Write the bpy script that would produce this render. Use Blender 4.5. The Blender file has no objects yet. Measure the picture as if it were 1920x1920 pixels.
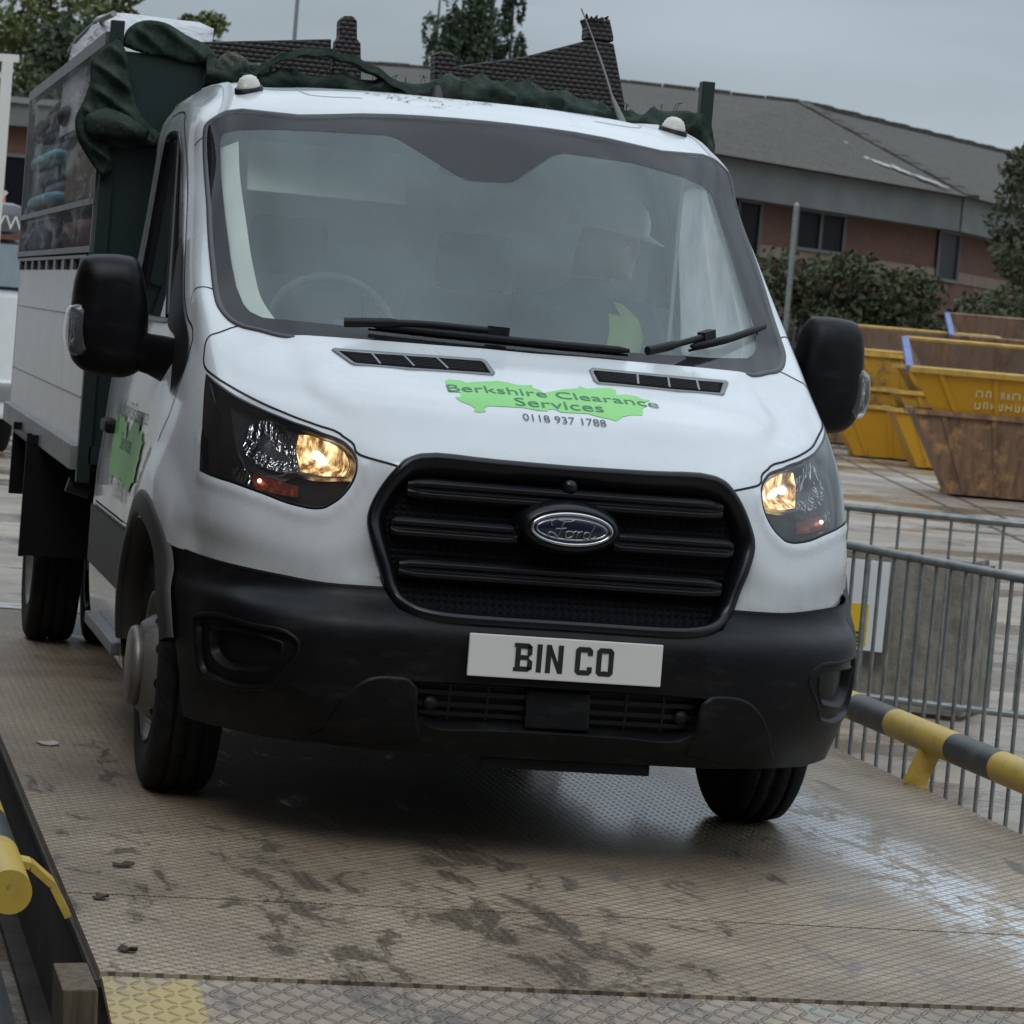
import bpy, bmesh, math, random, json
import numpy as np
from mathutils import Vector, Matrix, noise
from mathutils.geometry import delaunay_2d_cdt
from mathutils.bvhtree import BVHTree
random.seed(7)
rng=np.random.default_rng(7)
sc=bpy.context.scene
col=sc.collection
R_=math.radians
# ------------------------------------------------------------------ camera
cam_d=bpy.data.cameras.new("camera"); cam=bpy.data.objects.new("camera",cam_d); col.objects.link(cam)
cam_d.sensor_width=36; cam_d.sensor_height=36; cam_d.lens=113.572; cam_d.clip_start=.1; cam_d.clip_end=3000
cam.matrix_world=Matrix(((0.97335988,-0.07068097,-0.21811635,-2.00189702),
                         (-0.21306487,0.07258388,-0.97433821,-8.18366357),
                         (0.0846989,0.99485465,0.0555906,1.40150686),(0,0,0,1)))
cam_d.dof.use_dof=True; cam_d.dof.focus_distance=8.6; cam_d.dof.aperture_fstop=15
sc.camera=cam
# ------------------------------------------------------------------ overcast sky and soft sun
SUN_EL,SUN_ROT=R_(48),R_(205)
w=bpy.data.worlds.new("World"); sc.world=w; w.use_nodes=True
nt=w.node_tree; nt.nodes.clear()
def wn(t,**k):
    n=nt.nodes.new(t)
    for a,b in k.items(): setattr(n,a,b)
    return n
wo=wn('ShaderNodeOutputWorld'); bg=wn('ShaderNodeBackground'); bg.inputs[1].default_value=.1
sky=wn('ShaderNodeTexSky'); sky.sky_type='NISHITA'; sky.sun_disc=False; sky.sun_elevation=SUN_EL; sky.sun_rotation=SUN_ROT
tc=wn('ShaderNodeTexCoord'); sp=wn('ShaderNodeSeparateXYZ'); nt.links.new(tc.outputs['Generated'],sp.inputs[0])
mr=wn('ShaderNodeMapRange'); mr.interpolation_type='SMOOTHSTEP'; nt.links.new(sp.outputs[2],mr.inputs[0])
mr.inputs[1].default_value=0; mr.inputs[2].default_value=.85; mr.inputs[3].default_value=2.9; mr.inputs[4].default_value=10.2
mp=wn('ShaderNodeMapping'); mp.inputs['Scale'].default_value=(2.2,2.2,9.); nt.links.new(tc.outputs['Generated'],mp.inputs[0])
nz=wn('ShaderNodeTexNoise'); nz.inputs['Scale'].default_value=1.1; nz.inputs['Detail'].default_value=5; nz.inputs['Roughness'].default_value=.5
nt.links.new(mp.outputs[0],nz.inputs['Vector'])
cr=wn('ShaderNodeMapRange'); nt.links.new(nz.outputs['Fac'],cr.inputs[0])
cr.inputs[1].default_value=.32; cr.inputs[2].default_value=.70; cr.inputs[3].default_value=.74; cr.inputs[4].default_value=1.42
mu=wn('ShaderNodeMath',operation='MULTIPLY'); nt.links.new(mr.outputs[0],mu.inputs[0]); nt.links.new(cr.outputs[0],mu.inputs[1])
cc=wn('ShaderNodeCombineColor')
for i,f in enumerate((.87,1.0,1.12)):
    m=wn('ShaderNodeMath',operation='MULTIPLY'); m.inputs[1].default_value=f; nt.links.new(mu.outputs[0],m.inputs[0]); nt.links.new(m.outputs[0],cc.inputs[i])
mx=wn('ShaderNodeMix',data_type='RGBA'); mx.inputs[0].default_value=.93
nt.links.new(sky.outputs[0],mx.inputs[6]); nt.links.new(cc.outputs[0],mx.inputs[7])
nt.links.new(mx.outputs[2],bg.inputs[0]); nt.links.new(bg.outputs[0],wo.inputs[0])
sd=bpy.data.lights.new("sun",'SUN'); sd.energy=.55; sd.angle=R_(25); sd.color=(1,.97,.93)
so=bpy.data.objects.new("sun",sd); col.objects.link(so)
so.rotation_euler=(R_(90)-SUN_EL,0,R_(180)-SUN_ROT+R_(180)-R_(180))
_d=Vector((math.sin(SUN_ROT)*math.cos(SUN_EL),math.cos(SUN_ROT)*math.cos(SUN_EL),math.sin(SUN_EL)))
so.rotation_euler=_d.to_track_quat('Z','Y').to_euler()
vs=sc.view_settings; vs.view_transform='Standard'; vs.look='None'; vs.exposure=.35; vs.gamma=1; vs.use_curve_mapping=False
sc.cycles.max_bounces=10; sc.cycles.transparent_max_bounces=16
GZ=-.42     # yard level; the weighbridge deck is z=0
# ------------------------------------------------------------------ materials
class NT:
    def __init__(s,name):
        s.m=bpy.data.materials.new(name); s.m.use_nodes=True; s.t=s.m.node_tree
        s.b=s.t.nodes['Principled BSDF']; s.o=s.t.nodes['Material Output']; s._tc=None
    def n(s,t,**k):
        x=s.t.nodes.new(t)
        for a,b in k.items(): setattr(x,a,b)
        return x
    def l(s,a,b): s.t.links.new(a,b)
    def obj(s):
        if not s._tc: s._tc=s.n('ShaderNodeTexCoord')
        return s._tc.outputs['Object']
    def geo(s):
        return s.n('ShaderNodeNewGeometry').outputs['Position']
    def map(s,vec,scale=(1,1,1),rot=(0,0,0),loc=(0,0,0)):
        m=s.n('ShaderNodeMapping'); m.inputs['Scale'].default_value=scale; m.inputs['Rotation'].default_value=rot; m.inputs['Location'].default_value=loc
        s.l(vec,m.inputs[0]); return m.outputs[0]
    def noise(s,vec,scale,detail=4,rough=.55,dist=0):
        n=s.n('ShaderNodeTexNoise'); n.inputs['Scale'].default_value=scale; n.inputs['Detail'].default_value=detail; n.inputs['Roughness'].default_value=rough; n.inputs['Distortion'].default_value=dist
        s.l(vec,n.inputs['Vector']); return n.outputs['Fac']
    def math(s,op,a,b=None,c=None,clamp=False):
        m=s.n('ShaderNodeMath',operation=op); m.use_clamp=clamp
        for i,v in enumerate((a,b,c)):
            if v is None: continue
            if isinstance(v,(int,float)): m.inputs[i].default_value=v
            else: s.l(v,m.inputs[i])
        return m.outputs[0]
    def rng(s,v,a,b,c=0,d=1,smooth=False):
        m=s.n('ShaderNodeMapRange'); m.interpolation_type='SMOOTHSTEP' if smooth else 'LINEAR'
        s.l(v,m.inputs[0])
        for i,x in enumerate((a,b,c,d)): m.inputs[i+1].default_value=x
        return m.outputs[0]
    def mix(s,f,a,b):
        m=s.n('ShaderNodeMix',data_type='RGBA')
        if isinstance(f,(int,float)): m.inputs[0].default_value=f
        else: s.l(f,m.inputs[0])
        for i,v in ((6,a),(7,b)):
            if isinstance(v,tuple): m.inputs[i].default_value=v+(1,) if len(v)==3 else v
            else: s.l(v,m.inputs[i])
        return m.outputs[2]
    def bump(s,h,dist=.01,strength=1,prev=None):
        b=s.n('ShaderNodeBump'); b.inputs['Distance'].default_value=dist; b.inputs['Strength'].default_value=strength
        s.l(h,b.inputs['Height'])
        if prev is not None: s.l(prev,b.inputs['Normal'])
        return b.outputs[0]
    def set(s,**k):
        for a,v in k.items():
            i=s.b.inputs[a.replace('_',' ')]
            if isinstance(v,(int,float)): i.default_value=v
            elif isinstance(v,tuple): i.default_value=v+(1,) if len(v)==3 else v
            else: s.l(v,i)
        return s
def plain(name,c,rough=.5,metal=0,var=.12,scale=6,bump=0,bscale=60,spec=.5,coat=0):
    x=NT(name); f=x.noise(x.obj(),scale,5,.6)
    lo=tuple(max(0,v*(1-var)) for v in c); hi=tuple(min(1,v*(1+var)) for v in c)
    x.set(Base_Color=x.mix(x.rng(f,.3,.7),lo,hi),Roughness=rough,Metallic=metal,Specular_IOR_Level=spec,Coat_Weight=coat)
    if bump: x.set(Normal=x.bump(x.noise(x.obj(),bscale,3),bump))
    return x.m
def emis(name,c,st,base=(0,0,0)):
    x=NT(name); x.set(Base_Color=base,Emission_Color=c,Emission_Strength=st); return x.m
M={}
# van paint: white with road dirt and painted shade low down
x=NT('white_paint'); g=x.obj()
f=x.noise(g,3.,6,.65); d=x.noise(x.map(g,(30,30,4)),1.,4,.6)
sx=x.n('ShaderNodeSeparateXYZ'); x.l(g,sx.inputs[0])
dirt_shade=x.math('MULTIPLY',x.rng(sx.outputs[2],1.05,.45,0,.9,True),x.rng(d,.3,.75,.7,1))
c=x.mix(x.rng(f,.35,.75),(.60,.625,.64),(.54,.565,.58)); c=x.mix(dirt_shade,c,(.25,.235,.205)); ch=x.noise(g,210,2,.5); ch2=x.noise(g,4,3,.6); c=x.mix(x.math('MULTIPLY',x.rng(ch,.70,.74),x.rng(ch2,.45,.6,.1,.7)),c,(.16,.14,.12))
x.set(Base_Color=c,Roughness=x.rng(f,.3,.7,.2,.34),Coat_Weight=.6,Coat_Roughness=.06)
M['paint']=x.m
# same paint on the roof, with the algae stain behind the screen
x=NT('black_plastic'); g=x.obj(); f=x.noise(g,5,5,.6)
du=x.noise(x.map(g,(3,3,9)),2.2,6,.7); x.set(Base_Color=x.mix(x.rng(du,.52,.75,0,.55),x.mix(x.rng(f,.3,.7),(.0028,.003,.0038),(.0055,.0055,.0065)),(.030,.029,.027)),Roughness=x.rng(f,.3,.7,.36,.46),Specular_IOR_Level=.20,Normal=x.bump(x.noise(g,420,2),.0006,.5))
M['bumper']=x.m
M['dark_plastic']=plain('dark_plastic',(.006,.006,.007),.5,spec=.25)
M['clad']=plain('side_cladding',(.030,.028,.026),.55,var=.35,scale=3)
M['gloss_black']=plain('gloss_black',(.004,.0045,.0065),.28,spec=.38)
M['grille_black']=plain('grille_black',(.005,.005,.0065),.34,spec=.32); M['void']=plain('dark_void',(.004,.004,.005),.8,spec=.05)
M['rubber']=plain('tyre_rubber',(.009,.009,.010),.75,var=.3,scale=8,bump=.002,bscale=90,spec=.3)
M['seam']=plain('panel_gap',(.01,.01,.012),.6,spec=.2)
M['chrome']=plain('chrome',(.50,.51,.53),.18,1,.03); M['dull_chrome']=plain('dull_chrome',(.27,.28,.29),.3,1,.05)
M['steel']=plain('dirty_wheel_steel',(.22,.21,.195),.48,.55,.3,9,.002)
M['galv']=plain('galvanised_steel',(.17,.18,.18),.42,.7,.25,25)
M['rail']=plain('barrier_tube',(.20,.215,.21),.4,.55,.3,18)
M['alu']=plain('aluminium_panel',(.46,.47,.475),.24,.35,.10,3)
M['green_steel']=plain('green_steel',(.008,.022,.018),.42,0,.2,5)
M['frit']=plain('frit_print',(.014,.013,.016),.6,spec=.1)
M['dark_cloth']=plain('dark_cloth',(.16,.175,.18),.9,spec=.1)
M['trim']=plain('pale_trim',(.66,.70,.62),.7)
M['lining']=plain('cab_lining',(.62,.66,.66),.9)
M['dash']=plain('dashboard_plastic',(.06,.068,.072),.7,spec=.2)
M['white_plastic']=plain('white_plate',(.62,.61,.57),.4,var=.03)
M['ink']=plain('ink_black',(.01,.01,.012),.5)
M['decal_green']=plain('decal_green',(.22,.58,.16),.4,var=.06)
M['decal_text']=plain('decal_text',(.035,.15,.075),.45,var=.03)
M['decal_grey']=plain('decal_grey',(.06,.075,.085),.45,var=.03)
M['badge_blue']=plain('badge_blue',(.006,.010,.028),.25,coat=.6)
# glass
def glass(name,tint,refl,dust,rough=.02,trans=False):
    x=NT(name); t=x.t
    tr=x.n('ShaderNodeBsdfTransparent'); tr.inputs[0].default_value=tint+(1,)
    gl=x.n('ShaderNodeBsdfGlossy'); gl.inputs['Roughness'].default_value=rough; gl.inputs[0].default_value=(1,1,1,1)
    fr=x.n('ShaderNodeFresnel'); fr.inputs[0].default_value=1.52
    m=x.n('ShaderNodeMixShader'); x.l(x.math('MULTIPLY_ADD',fr.outputs[0],refl,.0,True),m.inputs[0]); x.l(tr.outputs[0],m.inputs[1]); x.l(gl.outputs[0],m.inputs[2])
    df=x.n('ShaderNodeBsdfTranslucent' if trans else 'ShaderNodeBsdfDiffuse'); df.inputs[0].default_value=(.8,.83,.82,1) if trans else (.55,.57,.57,1)
    m2=x.n('ShaderNodeMixShader'); f=x.noise(x.obj(),4,6,.65)
    x.l(x.rng(f,.3,.75,dust*.6,dust*1.4),m2.inputs[0]); x.l(m.outputs[0],m2.inputs[1]); x.l(df.outputs[0],m2.inputs[2])
    x.l(m2.outputs[0],x.o.inputs[0]); return x.m
M['windscreen']=glass('windscreen_glass',(.96,.985,.98),.55,.005)
M['sideglass']=glass('side_glass',(.55,.58,.57),1.1,.015)
M['fogglass']=glass('fogged_glass',(.9,.92,.91),.6,.42,.02,True)
M['lens']=glass('lamp_lens',(.90,.91,.92),1.3,.02)
M['bright_house']=plain('bright_housing',(.34,.35,.37),.24,.9,.1)
M['clearlens']=glass('clear_lens',(.8,.8,.78),1.4,.10,.1)
# haze in the screen, painted as a pale see-through layer
x=NT('painted_haze'); t_=x.n('ShaderNodeBsdfTransparent'); d_=x.n('ShaderNodeBsdfDiffuse'); d_.inputs[0].default_value=(.47,.58,.61,1); mm_=x.n('ShaderNodeMixShader')
f=x.noise(x.obj(),1.3,5,.6); x.l(x.rng(f,.32,.68,.12,.25),mm_.inputs[0]); x.l(t_.outputs[0],mm_.inputs[1]); x.l(d_.outputs[0],mm_.inputs[2]); x.l(mm_.outputs[0],x.o.inputs[0]); M['haze']=x.m
# dusty clear sheet added over the cage in place of its reflective panel
x=NT('cage_sheet'); t_=x.n('ShaderNodeBsdfTransparent'); g_=x.n('ShaderNodeBsdfGlossy'); g_.inputs['Roughness'].default_value=.18; d_=x.n('ShaderNodeBsdfDiffuse'); d_.inputs[0].default_value=(.10,.10,.095,1)
f=x.noise(x.map(x.obj(),(2,.8,5)),2,5,.65,.8); m1_=x.n('ShaderNodeMixShader'); x.l(x.rng(f,.35,.7,.10,.32),m1_.inputs[0]); x.l(t_.outputs[0],m1_.inputs[1]); x.l(d_.outputs[0],m1_.inputs[2])
m2_=x.n('ShaderNodeMixShader'); x.l(x.rng(f,.50,.66,.05,.26),m2_.inputs[0]); x.l(m1_.outputs[0],m2_.inputs[1]); x.l(g_.outputs[0],m2_.inputs[2]); x.l(m2_.outputs[0],x.o.inputs[0]); M['sheet']=x.m
# ribbed reflector chrome
x=NT('reflector'); g=x.obj()
b=x.bump(x.noise(x.map(g,(60,60,25)),1.0,2),.012,1)
x.set(Base_Color=(.55,.56,.58),Metallic=1,Roughness=.16,Normal=b); M['reflector']=x.m
x=NT('lit_reflector'); g=x.obj(); f=x.noise(x.map(g,(38,38,16)),1.0,3,.6)
x.set(Base_Color=(.35,.3,.24),Metallic=.8,Roughness=.2,Emission_Color=x.mix(x.rng(f,.42,.66),(.55,.26,.07),(1,.72,.36)),Emission_Strength=x.rng(f,.38,.68,.12,2.3))
M['lit']=x.m
x=NT('amber'); g=x.obj(); f=x.noise(g,90,2)
x.set(Base_Color=(.13,.022,.008),Roughness=.3,Emission_Color=(.9,.16,.03),Emission_Strength=x.rng(f,.5,.7,.0,.10)); M['amber']=x.m
M['bulb_red']=emis('indicator_bulb',(1,.35,.25),5)
M['bulb']=emis('warm_bulb',(1,.82,.55),9)
# rattan weave
x=NT('rattan'); g=x.obj(); s=x.n('ShaderNodeSeparateXYZ'); x.l(g,s.inputs[0])
row=x.math('MULTIPLY',s.outputs[2],62); ir=x.math('FLOOR',row); wob=x.noise(g,30,3,.6)
a=x.math('ABSOLUTE',x.math('SINE',x.math('ADD',x.math('MULTIPLY',x.math('MULTIPLY_ADD',wob,.02,s.outputs[0]),120),x.math('MULTIPLY',ir,1.5708))))
h=x.math('MULTIPLY',a,x.math('SINE',x.math('MULTIPLY',x.math('FRACT',row),3.1416)))
x.set(Base_Color=x.mix(x.math('POWER',h,.5),(.011,.008,.0072),(.021,.0148,.0128)),Roughness=.55,Normal=x.bump(h,.003)); M['rattan']=x.m
# green debris net / tarp
x=NT('net_tarp'); g=x.obj(); f=x.noise(g,14,6,.7); f2=x.noise(g,160,2)
x.set(Base_Color=x.mix(x.rng(f,.35,.7),(.014,.030,.023),(.060,.075,.062)),Roughness=.9,Specular_IOR_Level=.15,Normal=x.bump(f2,.004,.6,x.bump(f,.02,.7))); M['tarp']=x.m
x=NT('tarp_fray'); g=x.obj(); f=x.noise(g,60,4,.7)
x.set(Base_Color=x.mix(x.rng(f,.35,.7),(.05,.065,.05),(.16,.16,.13)),Roughness=.95,Specular_IOR_Level=.1,Normal=x.bump(f,.01)); M['fray']=x.m
x=NT('plastic_wrap'); g=x.obj(); f=x.noise(x.map(g,(5,2,14)),2,5,.6,.6)
x.set(Base_Color=x.mix(x.rng(f,.3,.7),(.42,.43,.44),(.62,.63,.63)),Roughness=.35,Normal=x.bump(f,.03)); M['wrap']=x.m
# ---- cab skin: rows run from the bumper lip up over bonnet and windscreen to the rear of the roof,
# ---- columns run from the centre line round the front corner to the rear of the cab (half, mirrored)
CX=(0,.25,.45,.62,.74,.83,.89,.935)
def _low(z,ys,side):
    zz=z if isinstance(z,tuple) else (z,)*8
    return [(x,y,c) for x,y,c in zip(CX,ys,zz)]+side
ROWS=[
_low(.285,(.045,.045,.055,.10,.20,.315,.45,.61),[(.96,.80,.30),(.975,1.35,.30),(.975,2.0,.30),(.975,2.75,.30)]),
_low((.39,)*5+(.395,.40,.40),(.0,.0,.01,.04,.12,.22,.34,.505),[(.982,.80,.40),(.99,1.35,.40),(.99,2.0,.40),(.99,2.75,.40)]),
_low(.52,(-.012,-.012,-.004,.02,.075,.157,.272,.435),[(.995,.80,.52),(1.0,1.35,.52),(1.0,2.0,.52),(1.0,2.75,.52)]),
_low(.62,(-.005,-.005,.003,.03,.085,.168,.283,.445),[(1.0,.80,.62),(1.003,1.35,.62),(1.003,2.0,.62),(1.003,2.75,.62)]),
_low(.688,(.070,.070,.076,.105,.178,.268,.388,.548),[(.998,.81,.69),(1.002,1.35,.69),(1.002,2.0,.69),(1.002,2.75,.69)]),
_low(.735,(.083,.083,.088,.118,.195,.288,.408,.568),[(.993,.83,.735),(1.0,1.35,.735),(1.0,2.0,.735),(1.0,2.75,.735)]),
_low(.83,(.083,.083,.093,.152,.226,.307,.412,.575),[(.991,.84,.83),(.998,1.35,.83),(.998,2.0,.83),(.997,2.75,.83)]),
_low(.93,(.083,.088,.11,.188,.268,.352,.455,.62),[(.984,.88,.93),(.99,1.37,.93),(.99,2.0,.93),(.988,2.75,.93)]),
_low((1.03,1.03,1.03,1.032,1.035,1.04,1.045,1.045),(.095,.10,.13,.238,.338,.43,.53,.69),[(.975,.95,1.04),(.982,1.4,1.04),(.982,2.0,1.04),(.98,2.75,1.04)]),
[(0,.135,1.085),(.25,.145,1.087),(.45,.185,1.087),(.62,.27,1.09),(.74,.39,1.125),(.83,.555,1.158),(.885,.675,1.18),(.93,.82,1.165),(.96,1.03,1.14),(.975,1.45,1.13),(.976,2.0,1.13),(.972,2.75,1.13)],
[(0,.27,1.185),(.25,.28,1.187),(.45,.325,1.188),(.62,.42,1.193),(.74,.535,1.20),(.83,.665,1.215),(.883,.765,1.235),(.922,.90,1.228),(.948,1.10,1.215),(.965,1.5,1.215),(.967,2.0,1.215),(.962,2.75,1.215)],
[(0,.50,1.272),(.25,.512,1.274),(.45,.545,1.273),(.62,.62,1.272),(.74,.705,1.276),(.835,.80,1.284),(.884,.875,1.295),(.918,1.02,1.29),(.938,1.22,1.285),(.952,1.55,1.285),(.955,2.05,1.285),(.95,2.75,1.285)],
[(0,.655,1.325),(.25,.668,1.327),(.45,.70,1.330),(.62,.765,1.334),(.735,.85,1.345),(.815,.935,1.356),(.877,.985,1.367),(.912,1.115,1.362),(.930,1.29,1.36),(.94,1.6,1.36),(.942,2.1,1.36),(.938,2.75,1.36)],
[(0,.835,1.46),(.25,.845,1.46),(.45,.88,1.46),(.62,.945,1.46),(.745,1.03,1.46),(.838,1.125,1.462),(.882,1.165,1.465),(.910,1.285,1.462),(.922,1.43,1.46),(.928,1.70,1.46),(.928,2.15,1.46),(.925,2.75,1.46)],
[(0,1.165,1.70),(.25,1.175,1.70),(.45,1.205,1.70),(.62,1.265,1.70),(.74,1.345,1.70),(.828,1.435,1.70),(.866,1.495,1.70),(.888,1.61,1.70),(.896,1.73,1.70),(.90,1.93,1.70),(.90,2.28,1.70),(.897,2.75,1.70)],
[(0,1.47,1.925),(.25,1.478,1.923),(.45,1.505,1.918),(.62,1.555,1.908),(.735,1.62,1.893),(.815,1.68,1.872),(.848,1.735,1.862),(.867,1.84,1.86),(.874,1.94,1.86),(.878,2.09,1.86),(.879,2.36,1.86),(.876,2.75,1.86)],
[(0,1.615,2.03),(.25,1.625,2.027),(.45,1.655,2.02),(.62,1.70,2.004),(.73,1.742,1.985),(.80,1.78,1.965),(.837,1.815,1.947),(.857,1.90,1.94),(.864,1.99,1.94),(.866,2.12,1.94),(.867,2.38,1.94),(.864,2.75,1.94)],
[(0,1.74,2.078),(.25,1.75,2.076),(.45,1.775,2.068),(.62,1.815,2.052),(.715,1.85,2.035),(.777,1.88,2.015),(.815,1.905,1.995),(.838,1.97,1.985),(.846,2.04,1.985),(.849,2.16,1.985),(.85,2.40,1.985),(.848,2.75,1.985)],
[(0,2.0,2.117),(.25,2.0,2.116),(.45,2.01,2.108),(.61,2.03,2.095),(.70,2.05,2.078),(.757,2.065,2.058),(.793,2.08,2.038),(.816,2.11,2.025),(.825,2.15,2.022),(.83,2.24,2.02),(.831,2.44,2.02),(.829,2.75,2.02)],
[(0,2.38,2.14),(.25,2.38,2.139),(.45,2.38,2.131),(.60,2.38,2.118),(.69,2.38,2.10),(.745,2.38,2.08),(.778,2.38,2.062),(.80,2.39,2.047),(.81,2.41,2.042),(.814,2.46,2.04),(.815,2.56,2.04),(.814,2.75,2.04)],
[(0,2.75,2.142),(.25,2.75,2.141),(.45,2.75,2.134),(.60,2.75,2.122),(.69,2.75,2.104),(.745,2.75,2.084),(.778,2.75,2.066),(.80,2.75,2.051),(.81,2.75,2.046),(.814,2.75,2.044),(.815,2.75,2.044),(.814,2.75,2.044)],
]
GRID=np.array(ROWS,float)          # rows x cols x 3
for _r,_dy,_dz,_dx in ((15,-.02,.0,.006),(16,-.035,.004,.012),(17,-.03,.014,.015),(18,-.02,.022,.016),(19,0,.028,.016),(20,0,.03,.016)):
    GRID[_r,:,1]+=_dy*(GRID[_r,:,1]<2.5); GRID[_r,:,2]+=_dz; GRID[_r,4:,0]+=_dx
    if _r>=18: GRID[_r,:4,2]-=.02; GRID[_r,6:,2]-=.012
NV,NU=GRID.shape[0]-1,GRID.shape[1]-1
def _tan(P):
    # chord-weighted tangents per unit index, along axis 0
    d=P[1:]-P[:-1]
    L=np.linalg.norm(d,axis=-1,keepdims=True)+1e-6
    T=np.empty_like(P)
    # non-uniform: slope at knot i in chord units
    s=d/L
    for i in range(1,len(P)-1):
        w0,w1=L[i],L[i-1]
        T[i]=(s[i-1]*w0+s[i]*w1)/(w0+w1)
    T[0]=s[0]; T[-1]=s[-1]
    return T,L
# columns mirrored once over the centre line so that the middle is smooth
_full=np.concatenate([GRID[:,:0:-1]*np.array([-1,1,1]),GRID],1)
def _herm(P,T,L,t):
    i=np.clip(np.floor(t).astype(int),0,len(P)-2); f=(t-i)
    sh=(len(t),)+(1,)*(P.ndim-1)
    f=f.reshape(sh)
    l=L[i]
    h00=2*f**3-3*f**2+1;h10=f**3-2*f**2+f;h01=-2*f**3+3*f**2;h11=f**3-f**2
    return h00*P[i]+h10*l*T[i]+h01*P[i+1]+h11*l*T[i+1]
def S(u,v):
    """skin point for u in [-NU,NU] (u<0 is the other side), v in [0,NV]; arrays in, (n,3) out"""
    u=np.atleast_1d(np.asarray(u,float)); v=np.atleast_1d(np.asarray(v,float))
    out=np.empty((len(u),3))
    T,L=_tan(_full)
    # interpolate along v for the 4 neighbouring columns via full evaluation per unique v chunk
    Q=_herm(_full,T,L,v)              # n x cols x 3
    d=Q[:,1:]-Q[:,:-1]; ln=np.linalg.norm(d,axis=-1,keepdims=True)+1e-6; s=d/ln
    Tu=np.empty_like(Q)
    Tu[:,1:-1]=(s[:,:-1]*ln[:,1:]+s[:,1:]*ln[:,:-1])/(ln[:,1:]+ln[:,:-1])
    Tu[:,0]=s[:,0];Tu[:,-1]=s[:,-1]
    t=u+NU
    i=np.clip(np.floor(t).astype(int),0,2*NU-1);f=(t-i)[:,None]
    k=np.arange(len(u));l=ln[k,i]
    h00=2*f**3-3*f**2+1;h10=f**3-2*f**2+f;h01=-2*f**3+3*f**2;h11=f**3-f**2
    return h00*Q[k,i]+h10*l*Tu[k,i]+h01*Q[k,i+1]+h11*l*Tu[k,i+1]
def SN(u,v,e=.02):
    u=np.atleast_1d(np.asarray(u,float)); v=np.atleast_1d(np.asarray(v,float))
    a=S(np.clip(u+e,-NU,NU),v)-S(np.clip(u-e,-NU,NU),v); b=S(u,np.clip(v+e,0,NV))-S(u,np.clip(v-e,0,NV))
    n=np.cross(a,b); n/=np.linalg.norm(n,axis=1,keepdims=True)+1e-12
    return n
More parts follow.
